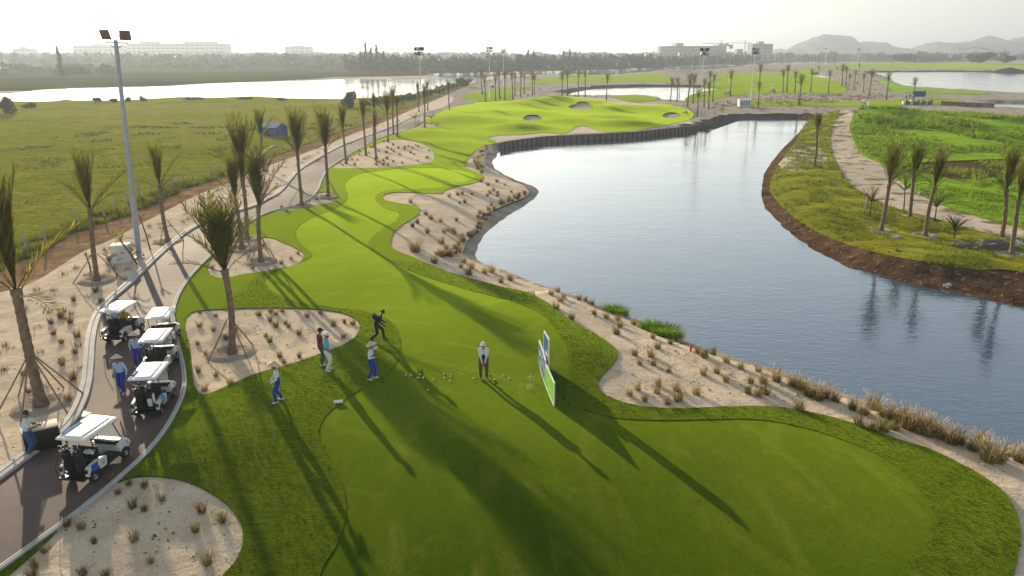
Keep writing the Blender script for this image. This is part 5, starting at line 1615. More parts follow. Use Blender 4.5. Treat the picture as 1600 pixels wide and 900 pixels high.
        for a in np.linspace(-1.1, 1.1, 9):
            dv = f * math.cos(a) + sidev * math.sin(a)
            dv.z = 0; dv.normalize()
            ex = .075 * math.cos(a) ** .7 if abs(a) < 1.5 else 0
            for zz in (.0, .014):
                vs.append(c + dv * .098 + Vector((0, 0, .004 + zz)))
                vs.append(c + dv * (.10 + ex) + Vector((0, 0, -.014 + zz)))
        for i in range(8):
            o = i * 4
            fs += [(o, o + 1, o + 5, o + 4), (o + 2, o + 6, o + 7, o + 3), (o + 1, o + 3, o + 7, o + 5)]
        mb.add(vs, fs, 0, True)
        mb.build('cap', M[hatmat], root)
    if pack:
        mb = MB(); mb.box(sh + Vector(pack), (.34, .24, .44), Euler((lean, 0, .2)), ch=.06); mb.build('backpack', M['dark_cloth'], root)
    return root, loc, yaw

def held_club(owner, p0, p1, label, mat='black_metal'):
    root, loc, yaw = owner
    e = Euler((0, 0, yaw))
    a, b = Vector(p0), Vector(p1)
    a.rotate(e); b.rotate(e)
    d = (b - a)
    r_ = empty('golf_club', loc + b, 0, label, 'golf club')
    mb = MB(); mb.tube([a - b, (a - b) * .7], .013, 6); mb.build('grip', M['rubber'], r_)
    mb = MB(); mb.tube([(a - b) * .7, Vector((0, 0, .02))], .0075, 5); mb.build('shaft', M[mat], r_)
    mb = MB(); mb.box((.03, 0, .025), (.11, .05, .055), ch=.015); mb.build('club_head', M['black_plastic'], r_)

PI = math.pi
go = person('golfer in white cap, white and navy top and brown trousers addressing a ball alone', (756, 593), PI, ('white_cloth', 'brown_cloth', 'brown_cloth', 'white_cloth'),
    [(-.13, 0, 0), (.13, -.02, 0)], [(-.06, .25, .82), (.05, .26, .84)], 1.74, .22, hat='cap', hatmat='white_cloth', look=(.15, 1, -.75), band='navy', elbows=[(-1, -.3, -.1), (1, -.3, -.1)], stout=1.2)
held_club(go, (-.02, .30, .90), (-.52, .62, .02), 'dark golf club in the hands of the golfer in brown trousers')
c1 = person('caddie in conical straw hat and blue trousers facing right near the tee centre', (581, 594), -PI * .55, ('white_cloth', 'royal_blue', 'white_cloth', 'white_cloth'),
    [(-.10, .10, 0), (.12, -.08, 0)], [(-.16, .16, 1.30), (.20, .26, 1.10)], 1.62, .05, hat='cone', look=(0, 1, .05), elbows=[(-1, .1, .1), (.7, -.5, -.4)], band='royal_blue')
held_club(c1, (.24, .34, 1.0), (.30, .62, .02), 'thin golf club leaned on by the caddie near the tee centre')
c2 = person('caddie in conical straw hat standing leftmost on the turf, arms down in front', (437, 629), PI * .62, ('white_cloth', 'royal_blue', 'white_cloth', 'white_cloth'),
    [(-.14, .14, 0), (.14, -.10, 0)], [(-.18, .26, .92), (.05, .28, .90)], 1.62, .04, hat='cone', look=(-.2, 1, -.05), band='royal_blue')
person('man in dark red shirt and black cap behind the man in turquoise', (503, 572), -PI * .30, ('red_cloth', 'grey_cloth', 'white_cloth', 'skin'),
    [(-.10, .02, 0), (.11, -.03, 0)], [(-.24, .10, .86), (.22, .16, .95)], 1.72, .0, hat='cap', hatmat='black_cloth', look=(.1, 1, 0))
person('man in turquoise shirt, white cap and white trousers, hand on hip', (513, 581), -PI * .42, ('cyan_cloth', 'white_cloth', 'white_cloth', 'skin'),
    [(-.11, .03, 0), (.12, -.04, 0)], [(-.20, .05, .98), (.20, .12, .97)], 1.74, .02, hat='cap', hatmat='white_cloth', look=(.1, 1, -.05), elbows=[(-1, -.5, .1), (1, -.6, 0)], stout=1.15)
person('man in dark clothes with a backpack hurrying stooped across the turf', (589, 533), -PI * .45, ('dark_cloth', 'dark_cloth', 'grey_cloth', 'dark_cloth'),
    [(-.12, .34, 0), (.10, -.26, .02)], [(-.10, .46, .86), (.22, .42, .80)], 1.70, .55, look=(0, 1, .05), hip=.82, pack=(0, -.22, -.12))
person('caddie in conical hat and pale blue top walking towards us on the path', (193, 614), PI * 1.02, ('pale_blue_shirt', 'royal_blue', 'white_cloth', 'pale_blue_shirt'),
    [(-.09, .16, 0), (.09, -.16, .01)], [(-.30, .12, .84), (.30, -.02, .84)], 1.62, .05, hat='cone', look=(-.1, 1, -.25), z0=.03)
person('caddie in conical hat standing half hidden at the left of the third cart', (218, 574), PI * 1.1, ('pale_blue_shirt', 'royal_blue', 'white_cloth', 'pale_blue_shirt'),
    [(-.09, .02, 0), (.09, -.02, 0)], [(-.20, .25, .98), (.22, .10, .88)], 1.62, .12, hat='cone', look=(.2, 1, -.25), z0=.03)
person('dark-haired man in white t-shirt and jeans beside the black cabinet', (50, 711), -PI * .40, ('white_cloth', 'denim', 'dark_cloth', 'skin'),
    [(-.11, .02, 0), (.11, -.06, 0)], [(-.05, .36, 1.14), (.09, .36, 1.12)], 1.70, .08, look=(0, 1, -.55), z0=0, elbows=[(-.8, -.6, -.8), (.8, -.6, -.8)])
for i, (lb, x, cl) in enumerate([('person in yellow jacket seated right in the left-lane cart', .27, ('yellow_cloth', 'dark_cloth', 'dark_cloth', 'yellow_cloth')), ('person in pale top seated left in the left-lane cart', -.27, ('pale_blue_shirt', 'dark_cloth', 'dark_cloth', 'pale_blue_shirt'))]):
    person(lb, None, cart_at[4][1], cl, [(-.10, .50, .36), (.10, .50, .36)], [(-.16, .36, 1.0), (.16, .36, 1.0)], 1.62, .05, hip=.86, sit=True, loc=on_cart(4, (x, -.12, -.08)))
for i, (px, py, lb, cl) in enumerate([(1397, 158, 'tiny white-clad person on the far tee left of the blue banner', ('white_cloth', 'white_cloth', 'white_cloth', 'white_cloth')), (1416, 155.5, 'tiny person in turquoise left of the blue banner', ('cyan_cloth', 'navy', 'white_cloth', 'cyan_cloth')),
        (1421, 155.3, 'tiny person in blue close to the blue banner', ('royal_blue', 'navy', 'white_cloth', 'royal_blue')), (1426, 156, 'tiny person in pale blue in front of the blue banner', ('pale_blue_shirt', 'royal_blue', 'white_cloth', 'pale_blue_shirt')), (1339.5, 133, 'tiny dark person walking on the sand among the far palms', ('dark_cloth', 'dark_cloth', 'dark_cloth', 'dark_cloth'))]):
    person(lb, (px, py), PI * (.2 + i * .5), cl, [(-.1, .05, 0), (.1, -.05, 0)], [(-.25, .1, .85), (.25, .1, .9)], 1.70, .03, voxel=.03)

# ------------------------------------------------------------------ signboards on the tee
def board(p0, p1, z0, z1, mat, label, marks, off=0.0):
    """upright board from p0 to p1 (ground points), printed on the side that faces the tee"""
    a, b = Vector((p0[0], p0[1], 0)), Vector((p1[0], p1[1], 0))
    d = (b - a)
    L = d.length
    rz = math.atan2(d.y, d.x)
    root = empty('signboard', (a.x, a.y, z_at(a.x, a.y) + .05), rz, label, 'signboard')
    mb = MB(); mb.box((L / 2, 0, (z0 + z1) / 2), (L, .035, z1 - z0 - .02)); mb.build('panel', mat, root)
    mb = MB()
    for z in (z0, z1): mb.box((L / 2, 0, z), (L + .05, .06, .045))
    for x in (0, L): mb.box((x, 0, (z0 + z1) / 2), (.045, .055, z1 - z0 - .05))
    mb.build('frame', M['white_paint'], root)
    mb = MB()
    for x in (.25 * L, .75 * L): mb.tube([(x, -.03, .6), (x, -.55, 0)], .015, 5)
    mb.build('brace', M['black_metal'], root)
    mb = MB()
    for (x, z, w, h, tp, mi) in marks:
        x, z = x * L, z0 + z * (z1 - z0)
        if tp == 'bar': mb.box((x, .020, z), (w, .004, h), None, 0, mi)
        else: mb.add([(x + w * .5 * math.cos(t) * (1 + .2 * math.sin(3 * t)), .0205, z + h * .5 * math.sin(t)) for t in np.arange(12) / 12 * 2 * PI], [tuple(range(12))[::-1]], mi)
    if marks: mb.build('print', [M['sign_pale'], M['sign_green'], M['yellow_cloth']], root)
    return root
A = G(842.5, 568); B = G(852, 603); Cn = G(865.5, 636)
board((B.x, B.y), (A.x, A.y), .03, 1.12, M['sign_blue'], 'long blue signboard with pale print, farther one of the pair along the tee',
      [(.18, .42, .16, .30, 'blob', 2), (.30, .55, .12, .45, 'blob', 0), (.48, .72, .35, .16, 'blob', 0), (.55, .45, .5, .05, 'bar', 0), (.62, .30, .4, .05, 'bar', 0), (.80, .62, .30, .30, 'blob', 0), (.85, .25, .25, .04, 'bar', 0)])
board((Cn.x, Cn.y), (B.x + .015, B.y - .06), .03, .98, M['sign_green'], 'bright green signboard with a small white mark, nearest to the camera', [(.62, .62, .10, .26, 'blob', 0), (.56, .44, .07, .06, 'bar', 0), (.45, .30, .4, .03, 'bar', 0)])
board((1.53, 28.4), (1.38, 29.35), .03, 2.02, M['sign_blue'], 'tall narrow blue signboard standing just behind the long blue one', [(.4, .6, .2, .3, 'blob', 0), (.6, .35, .5, .05, 'bar', 0)])

# ------------------------------------------------------------------ small things
mb = MB(); mb.lathe([(0, 0), (.016, .003), (.028, .014), (.031, .031), (.028, .048), (.016, .059), (0, .062)], 8); BALL = mb.mesh('golf_ball', M['white_paint'])
balls = []
for (x, y) in [(634, 588), (642, 588), (656, 587), (655, 592), (662, 591), (661, 593), (677, 595), (694, 586), (695, 592), (705, 590), (703, 597), (721, 587), (668, 611), (787, 589), (795, 593), (773, 595), (771, 595), (704, 586), (740, 593), (652, 592), (763, 586)]:
    p = G(x, y)
    balls.append((x, link('golf_ball', BALL, None, (p.x, p.y, p.z + .028))))
for i, (x, o) in enumerate(sorted(balls, key=lambda e: e[0])):
    tag(o, 'white practice ball on the turf near the golfer, ' + ordinal(i + 1) + ' from the left', 'golf ball', 'practice balls scattered on the tee')
p = G(529, 631)
t_ = empty('ball_tray', (p.x, p.y, p.z + .05), .25, 'small white and green ball tray lying alone on the turf', 'tray')
mb = MB(); mb.box((0, 0, .03), (.34, .16, .04), ch=.012); mb.build('tray_base', M['tray'], t_)
mb = MB()
for s in (-1, 1): mb.box((0, s * .075, .06), (.34, .015, .04)); mb.box((s * .165, 0, .06), (.015, .135, .04))
mb.build('rim', M['white_paint'], t_)
for i, ((x, y), lb) in enumerate([((829, 597), 'small white wire tee marker beside the blue signboard'), ((828, 610), 'bent white wire hoop on the turf left of the green signboard')]):
    p = G(x, y)
    w = empty('wire_marker', (p.x, p.y, p.z + .03), .4 * i, lb, 'marker')
    mb = MB(); mb.tube([(-.12, 0, 0), (-.11, 0, .22), (0, .02, .24), (.11, 0, .20), (.12, 0, 0)], .010, 5); mb.build('hoop', M['white_paint'], w)
    mb = MB(); mb.tube([(0, 0.05, 0), (0, .02, .34 if i == 0 else .12)], .009, 5); mb.build('pin', M['white_paint'], w)
p = G(1079, 549)
w = empty('red_stake', p, 0, 'small red stake at the lake edge among straw grass clumps', 'stake')
mb = MB(); mb.box((0, 0, .14), (.08, .08, .40), ch=.012); mb.build('stake_post', M['red'], w)
mb = MB(); mb.box((0, 0, .355), (.09, .09, .03), ch=.01); mb.build('cap', M['red'], w)
p = G(69, 699)
w = empty('cabinet', p, R(35), 'black outdoor cabinet with pale open top beside the man in jeans', 'cabinet')
mb = MB(); mb.box((0, 0, .40), (1.10, .60, .80), ch=.02); mb.build('cabinet_body', M['black_plastic'], w)
mb = MB(); mb.box((.16, 0, .835), (.78, .62, .05), ch=.01); mb.build('top_board', M['wood_top'], w)
mb = MB(); mb.box((-.42, -.02, .83), (.30, .58, .03), ch=.008); mb.build('tray', M['tray'], w)
mb = MB(); mb.box((-.27, -.315, .42), (.50, .02, .66), ch=.006); mb.box((.27, -.315, .42), (.50, .02, .66), ch=.006); mb.build('door', M['black_plastic'], w)
p = G(192, 409)
w = empty('utility_box', p, R(12), 'white concrete utility box in the sand at the foot of the tall mast', 'utility box')
mb = MB(); mb.box((0, 0, .55), (1.05, .85, 1.2), ch=.03); mb.build('box_body', M['white_wall'], w)
mb = MB(); mb.box((0, 0, 1.18), (1.15, .95, .08), ch=.02); mb.build('lid', M['white_wall'], w)
mb = MB(); mb.box((-.75, 0, .22), (.5, .8, .5), ch=.03, taper=(.5, .9)); mb.build('footing', M['white_wall'], w)
p = G(131, 648)
w = empty('drain_grate', (p.x, p.y, p.z + .03), R(-25), 'pale rectangular drain grate in the path against the left kerb', 'drain grate')
mb = MB(); mb.box((0, 0, .005), (.62, .44, .02)); mb.build('grate_frame', M['kerb'], w)
mb = MB()
for k in range(5): mb.box((-.2 + k * .1, 0, .019), (.035, .30, .008))
mb.build('slot', M['black_plastic'], w)
# hut of tarpaulin in the field
p = G(430, 212)
w = empty('tarpaulin_hut', p, R(-32), 'small hut with grey roof and blue tarpaulin end in the field', 'hut')
mb = MB(); mb.box((0, 0, .75), (3.6, 2.4, 1.5)); mb.build('wall', M['tarp_blue'], w)
mb = MB()
for s in (-1, 1): mb.box((0, s * .66, 1.86), (3.9, 1.62, .06), Euler((-s * .52, 0, 0)))
mb.build('roof', M['tin'], w)
for x in (-1.79, 1.79):
    mb = MB(); mb.prism([(-1.2, 1.5), (1.2, 1.5), (0, 2.2)], x - .02, x + .02); mb.build('gable', M['tarp_blue'], w)
mb = MB(); mb.box((-.6, -1.215, .7), (.8, .03, 1.3)); mb.build('door', M['dark_cloth'], w)
# rubble, rocks, logs on the far bank
def rock(px, sc, label, mat, seed, name='rock', cat='rock', squash=.6, z=0):
    r_ = random.Random(seed)
    bm = bmesh.new()
    bmesh.ops.create_icosphere(bm, subdivisions=4, radius=1)
    for v in bm.verts:
        q = v.co.copy()
        v.co *= 1 + .45 * noise.noise(q * 1.3 + Vector((seed, 0, 0))) + .28 * noise.noise(q * 3.1 + Vector((0, seed, 0))) + .16 * noise.noise(q * 7.0 + Vector((0, seed, 0)))
        v.co = Vector((v.co.x * sc[0], v.co.y * sc[1], v.co.z * sc[2]))
    me = bpy.data.meshes.new(name); bm.to_mesh(me); bm.free(); me.materials.append(mat)
    p_ = G(*px)
    return tag(link(name, me, None, p_ + Vector((0, 0, z))), label, cat)
rock((1545, 390), (2.3, 1.0, .62), 'long heap of grey-brown rubble between the two right palms of the far bank', M['rubble'], 3, 'rubble_heap', 'rubble heap')
rock((1400, 374), (.42, .3, .26), 'pale boulder in the grass below the palms of the far bank', M['concrete'], 5)
rock((1588, 384), (.45, .35, .4), 'white rock beside the foot of the rightmost far-bank palm', M['white_wall'], 6)
rock((1482, 447), (.25, .2, .16), 'whitish stone on the mud just above the water line', M['concrete'], 7)
rock((1440, 305), (.55, .4, .3), 'grey rock at the edge of the sandy path behind the palms', M['concrete'], 8)
def log(px0, px1, label, rad=.05):
    a, b = G(*px0), G(*px1)
    mb = MB(); mb.tube([a + Vector((0, 0, rad + .06)), (a + b) / 2 + Vector((0, 0, rad + .10)), b + Vector((0, 0, rad + .06))], [rad, rad * .9, rad * .7], 6)
    tag(mb.build('fallen_pole', M['stake']), label, 'pole')
log((1408, 337), (1443, 350), 'pale pole lying in the grass between two far-bank palms')
mb = MB(); q = G(1352, 328); mb.tube([(0, 0, -.1), (.05, .02, .8), (.03, 0, 1.3)], [.10, .09, .07], 6)
tag(mb.build('stump', M['concrete'], loc=q), 'short white stump left of the spiky pandanus', 'stump')
# dark edging strip set in the sand of the point
w = ground_at(spline([(724, 395), (734, 373), (744, 366), (748, 344), (770, 331), (795, 320), (818, 311), (827, 303), (819, 290), (800, 282)], 5, False))
mb = MB()
vs, fs = [], []
for i, p_ in enumerate(w):
    d = Vector(w[min(i + 1, len(w) - 1)] - w[max(i - 1, 0)]); d.z = 0; d.normalize()
    s_ = Vector((d.y, -d.x, 0)) * .03
    b_ = Vector(p_)
    vs += [b_ - s_ - Vector((0, 0, .1)), b_ - s_ + Vector((0, 0, .13)), b_ + s_ + Vector((0, 0, .13)), b_ + s_ - Vector((0, 0, .1))]
for i in range(len(w) - 1):
    for k in range(3): fs.append((i * 4 + k, i * 4 + k + 1, i * 4 + 5 + k, i * 4 + 4 + k))
mb.add(vs, fs)
tag(mb.build('edging_strip', M['black_plastic']), 'thin black edging strip winding through the sand of the point', 'edging')
# far things on the course
p = G(1162, 167)
w = empty('pump_house', p, 0, 'small white flat-roofed pump house at the end of the lake', 'pump house')
mb = MB(); mb.box((0, 0, .9), (2.8, 2.2, 1.8)); mb.build('wall', M['white_wall'], w)
mb = MB(); mb.box((0, 0, 1.87), (3.1, 2.5, .14)); mb.build('roof', M['white_wall'], w)
for k in range(4): mb = MB(); mb.box((-.96 + k * .64, -1.112, .95), (.36, .02, 1.1)); mb.build('door' if k == 1 else 'window', M['far_glass'], w)
p = G(1435, 153.5)
w = empty('banner', p, 0, 'bright blue banner board on the far tee beside tiny people', 'banner')
mb = MB(); mb.box((0, 0, 1.25), (4.0, .06, 1.7)); mb.build('panel', M['blue_bag'], w)
mb = MB()
for x in (-2.0, 2.0): mb.box((x, 0, 1.0), (.08, .1, 2.2))
mb.build('frame', M['dark_lamp'], w)
for k, (x, y, lb) in enumerate([(1419, 163.5, 'low stack of dark crates left below the blue banner'), (1437, 163.5, 'middle stack of dark crates below the blue banner'), (1450, 163.5, 'stack of pale and dark crates right below the blue banner')]):
    p = G(x, y)
    w = empty('crate_stack', p, .2 * k, lb, 'crate stack', 'crate stacks near the far tee')
    rr = random.Random(k)
    for j in range(5):
        mb = MB(); mb.box((-1.2 + .62 * j, rr.uniform(-.3, .3), .45 + .2 * (j % 2)), (.58, .7, .9 + .4 * (j % 2)), ch=.02); mb.build('crate', M['white_wall' if (j + k) % 3 == 0 else 'timber'], w)
# timber revetment by the small right-hand inlet
a, b = G(1470, 164), G(1553, 168.5)
w = empty('timber_edge', a, 0, 'dark timber edge at the left end of the small inlet at right', 'wall')
for k in range(14):
    q = (b - a) * (k + .5) / 14
    mb = MB(); mb.box((q.x, q.y, .1), ((b - a).length / 14 * .94, .25, 1.9), Euler((0, 0, math.atan2((b - a).y, (b - a).x))), ch=.02); mb.build('plank', M['timber'], w)

# ------------------------------------------------------------------ trees, woods, town and hills in the distance
def leaf_cloud(lobes, n, size, seed):
    """leaf-sized faces spread through the outer volume of several lobes (numpy arrays of corners)"""
    g = np.random.default_rng(seed)
    L = np.array(lobes)                               # x y z rx ry rz
    k = g.integers(0, len(L), n)
    d = g.normal(size=(n, 3)); d /= np.linalg.norm(d, axis=1)[:, None]
    rad = g.uniform(.45, 1.05, n) ** .6
    P = L[k, :3] + d * L[k, 3:6] * rad[:, None]
    nrm = d + g.normal(scale=.55, size=(n, 3)); nrm /= np.linalg.norm(nrm, axis=1)[:, None]
    t = np.cross(nrm, g.normal(size=(n, 3))); t /= np.linalg.norm(t, axis=1)[:, None]
    b = np.cross(nrm, t)
    s = (size * g.uniform(.55, 1.25, n))[:, None]
    return np.stack([P - t * s * .5 - b * s * .35, P + t * s * .5 - b * s * .35, P + t * s * .35 + b * s * .45, P - t * s * .35 + b * s * .45], 1)
def quads_mesh(name, Q, mat):
    V = Q.reshape(-1, 3); n = len(Q)
    me = bpy.data.meshes.new(name)
    me.vertices.add(n * 4); me.vertices.foreach_set('co', V.ravel())
    me.loops.add(n * 4); me.loops.foreach_set('vertex_index', np.arange(n * 4))
    me.polygons.add(n); me.polygons.foreach_set('loop_start', np.arange(n) * 4)
    me.update(); me.materials.append(mat)
    return me
def tree_obj(name, base_px, top_px, wide_px, label, cat, mat, seed, n=420, leaf=.35, kind='round', group=None):
    r = random.Random(seed)
    b = G(*base_px)
    tp = over(b, *top_px) - b
    w = wide_px / F * b.y * .9525 * .5
    h = tp.z
    root = empty(name, b, 0, label, cat, group)
    lobes = []
    if kind == 'round':
        for k in range(9):
            a = r.uniform(0, 6.28); q = r.uniform(.15, .62)
            lobes.append((w * q * math.cos(a), w * q * math.sin(a), h * r.uniform(.35, .74), w * r.uniform(.35, .5), w * r.uniform(.35, .5), h * r.uniform(.2, .28)))
    elif kind == 'low':
        for k in range(9):
            a = r.uniform(0, 6.28); q = r.uniform(.1, .65)
            lobes.append((w * q * math.cos(a), w * q * math.sin(a), h * r.uniform(.2, .7), w * r.uniform(.32, .5), w * r.uniform(.32, .5), h * r.uniform(.2, .3)))
    else:
        for k in range(12):
            t = k / 11
            lobes.append((r.uniform(-.2, .2) * w, r.uniform(-.2, .2) * w, h * (.15 + .8 * t), w * (1 - t * .82) * r.uniform(.5, 1), w * (1 - t * .82), h * .07))
    link('crown', quads_mesh('crown', leaf_cloud(lobes, n, leaf, seed), mat), root)
    mb = MB()
    mb.tube([(0, 0, -.2), (w * .03, 0, h * .4), (0, 0, h * (.9 if kind == 'spire' else .6))], [max(.08, h * .025), h * .018, h * .006], 6)
    for k in range(4):
        a = k * 1.6 + seed
        mb.tube([(0, 0, h * .25), (w * .35 * math.cos(a), w * .35 * math.sin(a), h * .5)], [h * .012, h * .005], 4)
    mb.build('trunk', M['bark'], root)
    return root
tree_obj('bush', (545, 168), (545, 137), 34, 'big round dark green bush at the near shore of the left pond', 'bush', M['shrub'], 1, 1500, .42, 'low')
tree_obj('bush', (14, 178), (16, 148), 30, 'round bush by the pond at the left picture edge', 'bush', M['shrub'], 2, 900, .45, 'low')
tree_obj('bush', (722, 136), (723, 119.5), 22, 'round bush beside the path where pond and river meet', 'bush', M['shrub'], 3, 900, .6, 'low')
tree_obj('bush', (691, 141), (691, 131), 8, 'small bush on the pond bank, nearer to the big path-side bush', 'bush', M['shrub'], 4, 260, .4)
tree_obj('bush', (682, 138), (682, 133), 5, 'tiny bush on the pond bank left of another small one', 'bush', M['shrub'], 5, 160, .35)
for i, (x, y, t, w_) in enumerate([(45, 168, 160, 26), (150, 160, 152, 18), (178, 160, 153, 12), (200, 159, 151, 14), (224, 158, 150, 12), (300, 156, 151.5, 40), (385, 155, 151.5, 34), (440, 157, 153, 20)]):
    tree_obj('scrub', (x, y), (x, t), w_, ordinal(i + 1) + ' low scrub patch from the left along the near pond shore', 'scrub', M['shrub'], 20 + i, 260, .5, 'low', 'low scrub along the near pond shore')
for i, (x, y, t, w_) in enumerate([(565, 113, 80, 9), (573, 113, 66, 8), (581, 113, 74, 9), (590, 113, 70, 9), (601, 113, 80, 9), (880, 111, 80, 9), (890, 111, 77, 9), (899, 111, 82, 8), (825, 112, 78, 9), (834, 112, 80, 9), (97, 119, 73, 13)]):
    tree_obj('casuarina', (x, y), (x, t), w_, ordinal(i + 1) + ' tall feathery tree rising above the wood on the far river bank, in order built from the left' if False else (('tall feathery tree in the left group above the far wood, ' + ordinal(i + 1) + ' from the left') if i < 5 else ('tall feathery tree right of centre above the far wood, ' + ordinal(i - 4) + ' of three') if i < 8 else ('tall feathery tree above the wood behind the masts, ' + ('left' if i == 8 else 'right') + ' of two') if i < 10 else 'lone tall brownish tree on the far left meadow'), 'tree', M['pine_leaf'], 40 + i, 420, 1.0, 'spire', 'tall feathery trees above the far wood')
tree_obj('large_tree', (1530, 100), (1532, 80), 44, 'large dark spreading tree at the foot of the right-hand hills', 'tree', M['shrub'], 60, 1400, 2.2)
tree_obj('large_tree', (1572, 100), (1570, 84), 26, 'dark tree right of the large spreading one below the hills', 'tree', M['shrub'], 61, 800, 2.2)

def wood(name, spots, mat, per, seed):
    Q = []
    r = random.Random(seed)
    for k, (x, y, h, w_) in enumerate(spots):
        lobes = []
        for j in range(5):
            a = r.uniform(0, 6.28); q = r.uniform(.1, .6)
            lobes.append((x + w_ * q * math.cos(a), y + w_ * q * math.sin(a), h * r.uniform(.3, .78), w_ * r.uniform(.35, .55), w_ * r.uniform(.35, .55), h * r.uniform(.16, .26)))
        Q.append(leaf_cloud(lobes, per, max(.9, w_ * .42), seed * 1000 + k))
    return tag(link(name, quads_mesh(name, np.concatenate(Q), mat)), kind='stuff')
r = random.Random(5)
sp = []
for k in range(620):                                  # wall of trees on the river's far bank
    px = r.uniform(540, 1185)
    row = np.interp(px, [540, 664, 760, 880, 1000, 1100, 1165, 1190], [113, 112.5, 111.5, 109, 105.6, 102.8, 100, 99.5])
    p = flat([(px, row)])[0]
    dd = 6 + 130 * r.random() ** 2
    p = p * (1 + dd / np.hypot(*p))
    h = r.uniform(8, 13.5) if dd > 12 else r.uniform(4, 10)
    sp.append((p[0], p[1], h, r.uniform(2.6, 4.6)))
wood('river_bank_wood', sp, M['wood_leaf'], 60, 1)
sp = []
for k in range(700):                                  # belts and hedges on the left meadows
    px = r.uniform(-260, 600)
    row = r.choice((r.uniform(96, 99), r.uniform(99, 104), r.uniform(103, 107)) if px > 180 else (r.uniform(95, 98), r.uniform(98, 103), r.uniform(101, 117)))
    p = flat([(px, row)])[0]
    if px < 180 and row > 103 and r.random() < .6: continue
    sp.append((p[0], p[1], r.uniform(8, 14.5) if row < 104 else r.uniform(2, 6), r.uniform(5, 10)))
for k in range(260):
    px = r.uniform(170, 570)
    p = flat([(px, r.uniform(98.5, 105))])[0]
    sp.append((p[0], p[1], r.uniform(8, 13), r.uniform(4, 8)))
wood('meadow_wood', sp, M['wood_leaf'], 54, 2)
sp = []
for k in range(760):                                  # the last belt before the horizon
    px = r.uniform(-450, 2000)
    D = r.uniform(1250, 1750) if px < 1190 else r.uniform(1480, 1950)
    p = np.array([(px - 800) / F * D * .9525, D])
    sp.append((p[0], p[1], r.uniform(7, 15), r.uniform(9, 20)))
wood('horizon_wood', sp, M['wood_leaf'], 40, 3)
sp = []
for k in range(150):                                  # planted grove at the end of the far turf, and bushes round it
    px = r.choice((r.uniform(1398, 1428), r.uniform(1430, 1490), r.uniform(1440, 1580)))
    p = flat([(px, r.uniform(96.6, 98.2) if px < 1430 else r.uniform(93.5, 95.2))])[0]
    sp.append((p[0], p[1], r.uniform(9, 13) if px < 1430 else r.uniform(5, 14), r.uniform(3, 5) if px < 1430 else r.uniform(7, 13)))
wood('far_grove', sp, M['pine_leaf'], 46, 4)
sp = []
for k in range(90):                                   # hedge along the fence towards the river
    t = r.random()
    p = flat([(np.interp(t, [0, .5, 1], [572, 655, 735]), np.interp(t, [0, .5, 1], [165, 154, 129]) + r.uniform(-1, 1))])[0]
    sp.append((p[0], p[1], r.uniform(.9, 2.2), r.uniform(.9, 1.8)))
wood('fence_hedge', sp, M['field_blades'], 46, 5)

def ridge(name, prof, D, depth, seed, amp):
    """a hill whose crest follows the profile, with real depth"""
    xs = np.array([over(Vector((0, D, 0)), a, b).x for a, b in prof]); zs = np.array([over(Vector((0, D, 0)), a, b).z for a, b in prof])
    nx, ny = 90, 22
    vs, fs = [], []
    for i in range(nx + 1):
        x = xs[0] + (xs[-1] - xs[0]) * i / nx
        top = float(np.interp(x, xs, zs))
        for j in range(ny + 1):
            v = j / ny * 2 - 1
            s = max(0.0, 1 - abs(v) ** 1.7)
            n_ = noise.fractal(Vector((x * .008, v * depth * .008, seed)), .9, 2.1, 5)
            n_ += .35 * noise.fractal(Vector((x * .03, v * depth * .03, seed + 4)), .8, 2.1, 4)
            vs.append((x + 6 * n_, D + v * depth + 10 * noise.noise(Vector((x * .01, v * 3, seed + 9))), max(-2, top * s + amp * n_ * s * (1 - s * .75)) if s > 0 else -3))
    for i in range(nx):
        for j in range(ny):
            a = i * (ny + 1) + j
            fs.append((a, a + ny + 1, a + ny + 2, a + 1))
    mb = MB(); mb.add(vs, fs, 0, True)
    return tag(mb.build(name, M['hill']), kind='structure')
ridge('hill', [(1205, 82), (1225, 79), (1240, 77), (1250, 70.5), (1262, 63.5), (1272, 57), (1284, 54), (1318, 54), (1326, 56.5), (1333, 65), (1336, 75), (1339, 87)], 3000, 220, 1, 46)
ridge('hill', [(1322, 86), (1330, 76), (1345, 67.5), (1355, 65.5), (1368, 66.5), (1380, 70), (1395, 73), (1410, 76), (1425, 79), (1445, 81), (1470, 86)], 3150, 220, 2, 34)
ridge('hill', [(1448, 88), (1452, 80), (1456, 70), (1462, 66.5), (1480, 65), (1495, 67), (1510, 66), (1525, 66.5), (1535, 63), (1545, 57.5), (1552, 56), (1560, 59), (1570, 65), (1582, 64.5), (1592, 60), (1610, 56), (1640, 60), (1680, 72), (1720, 80), (1760, 88)], 3000, 240, 3, 36)
ridge('mountains', [(330, 86), (380, 74), (400, 65), (440, 60), (480, 57), (510, 56), (545, 59), (580, 62), (620, 61), (660, 64), (720, 68), (800, 71), (860, 75), (920, 80), (980, 86)], 8200, 500, 4, 40)

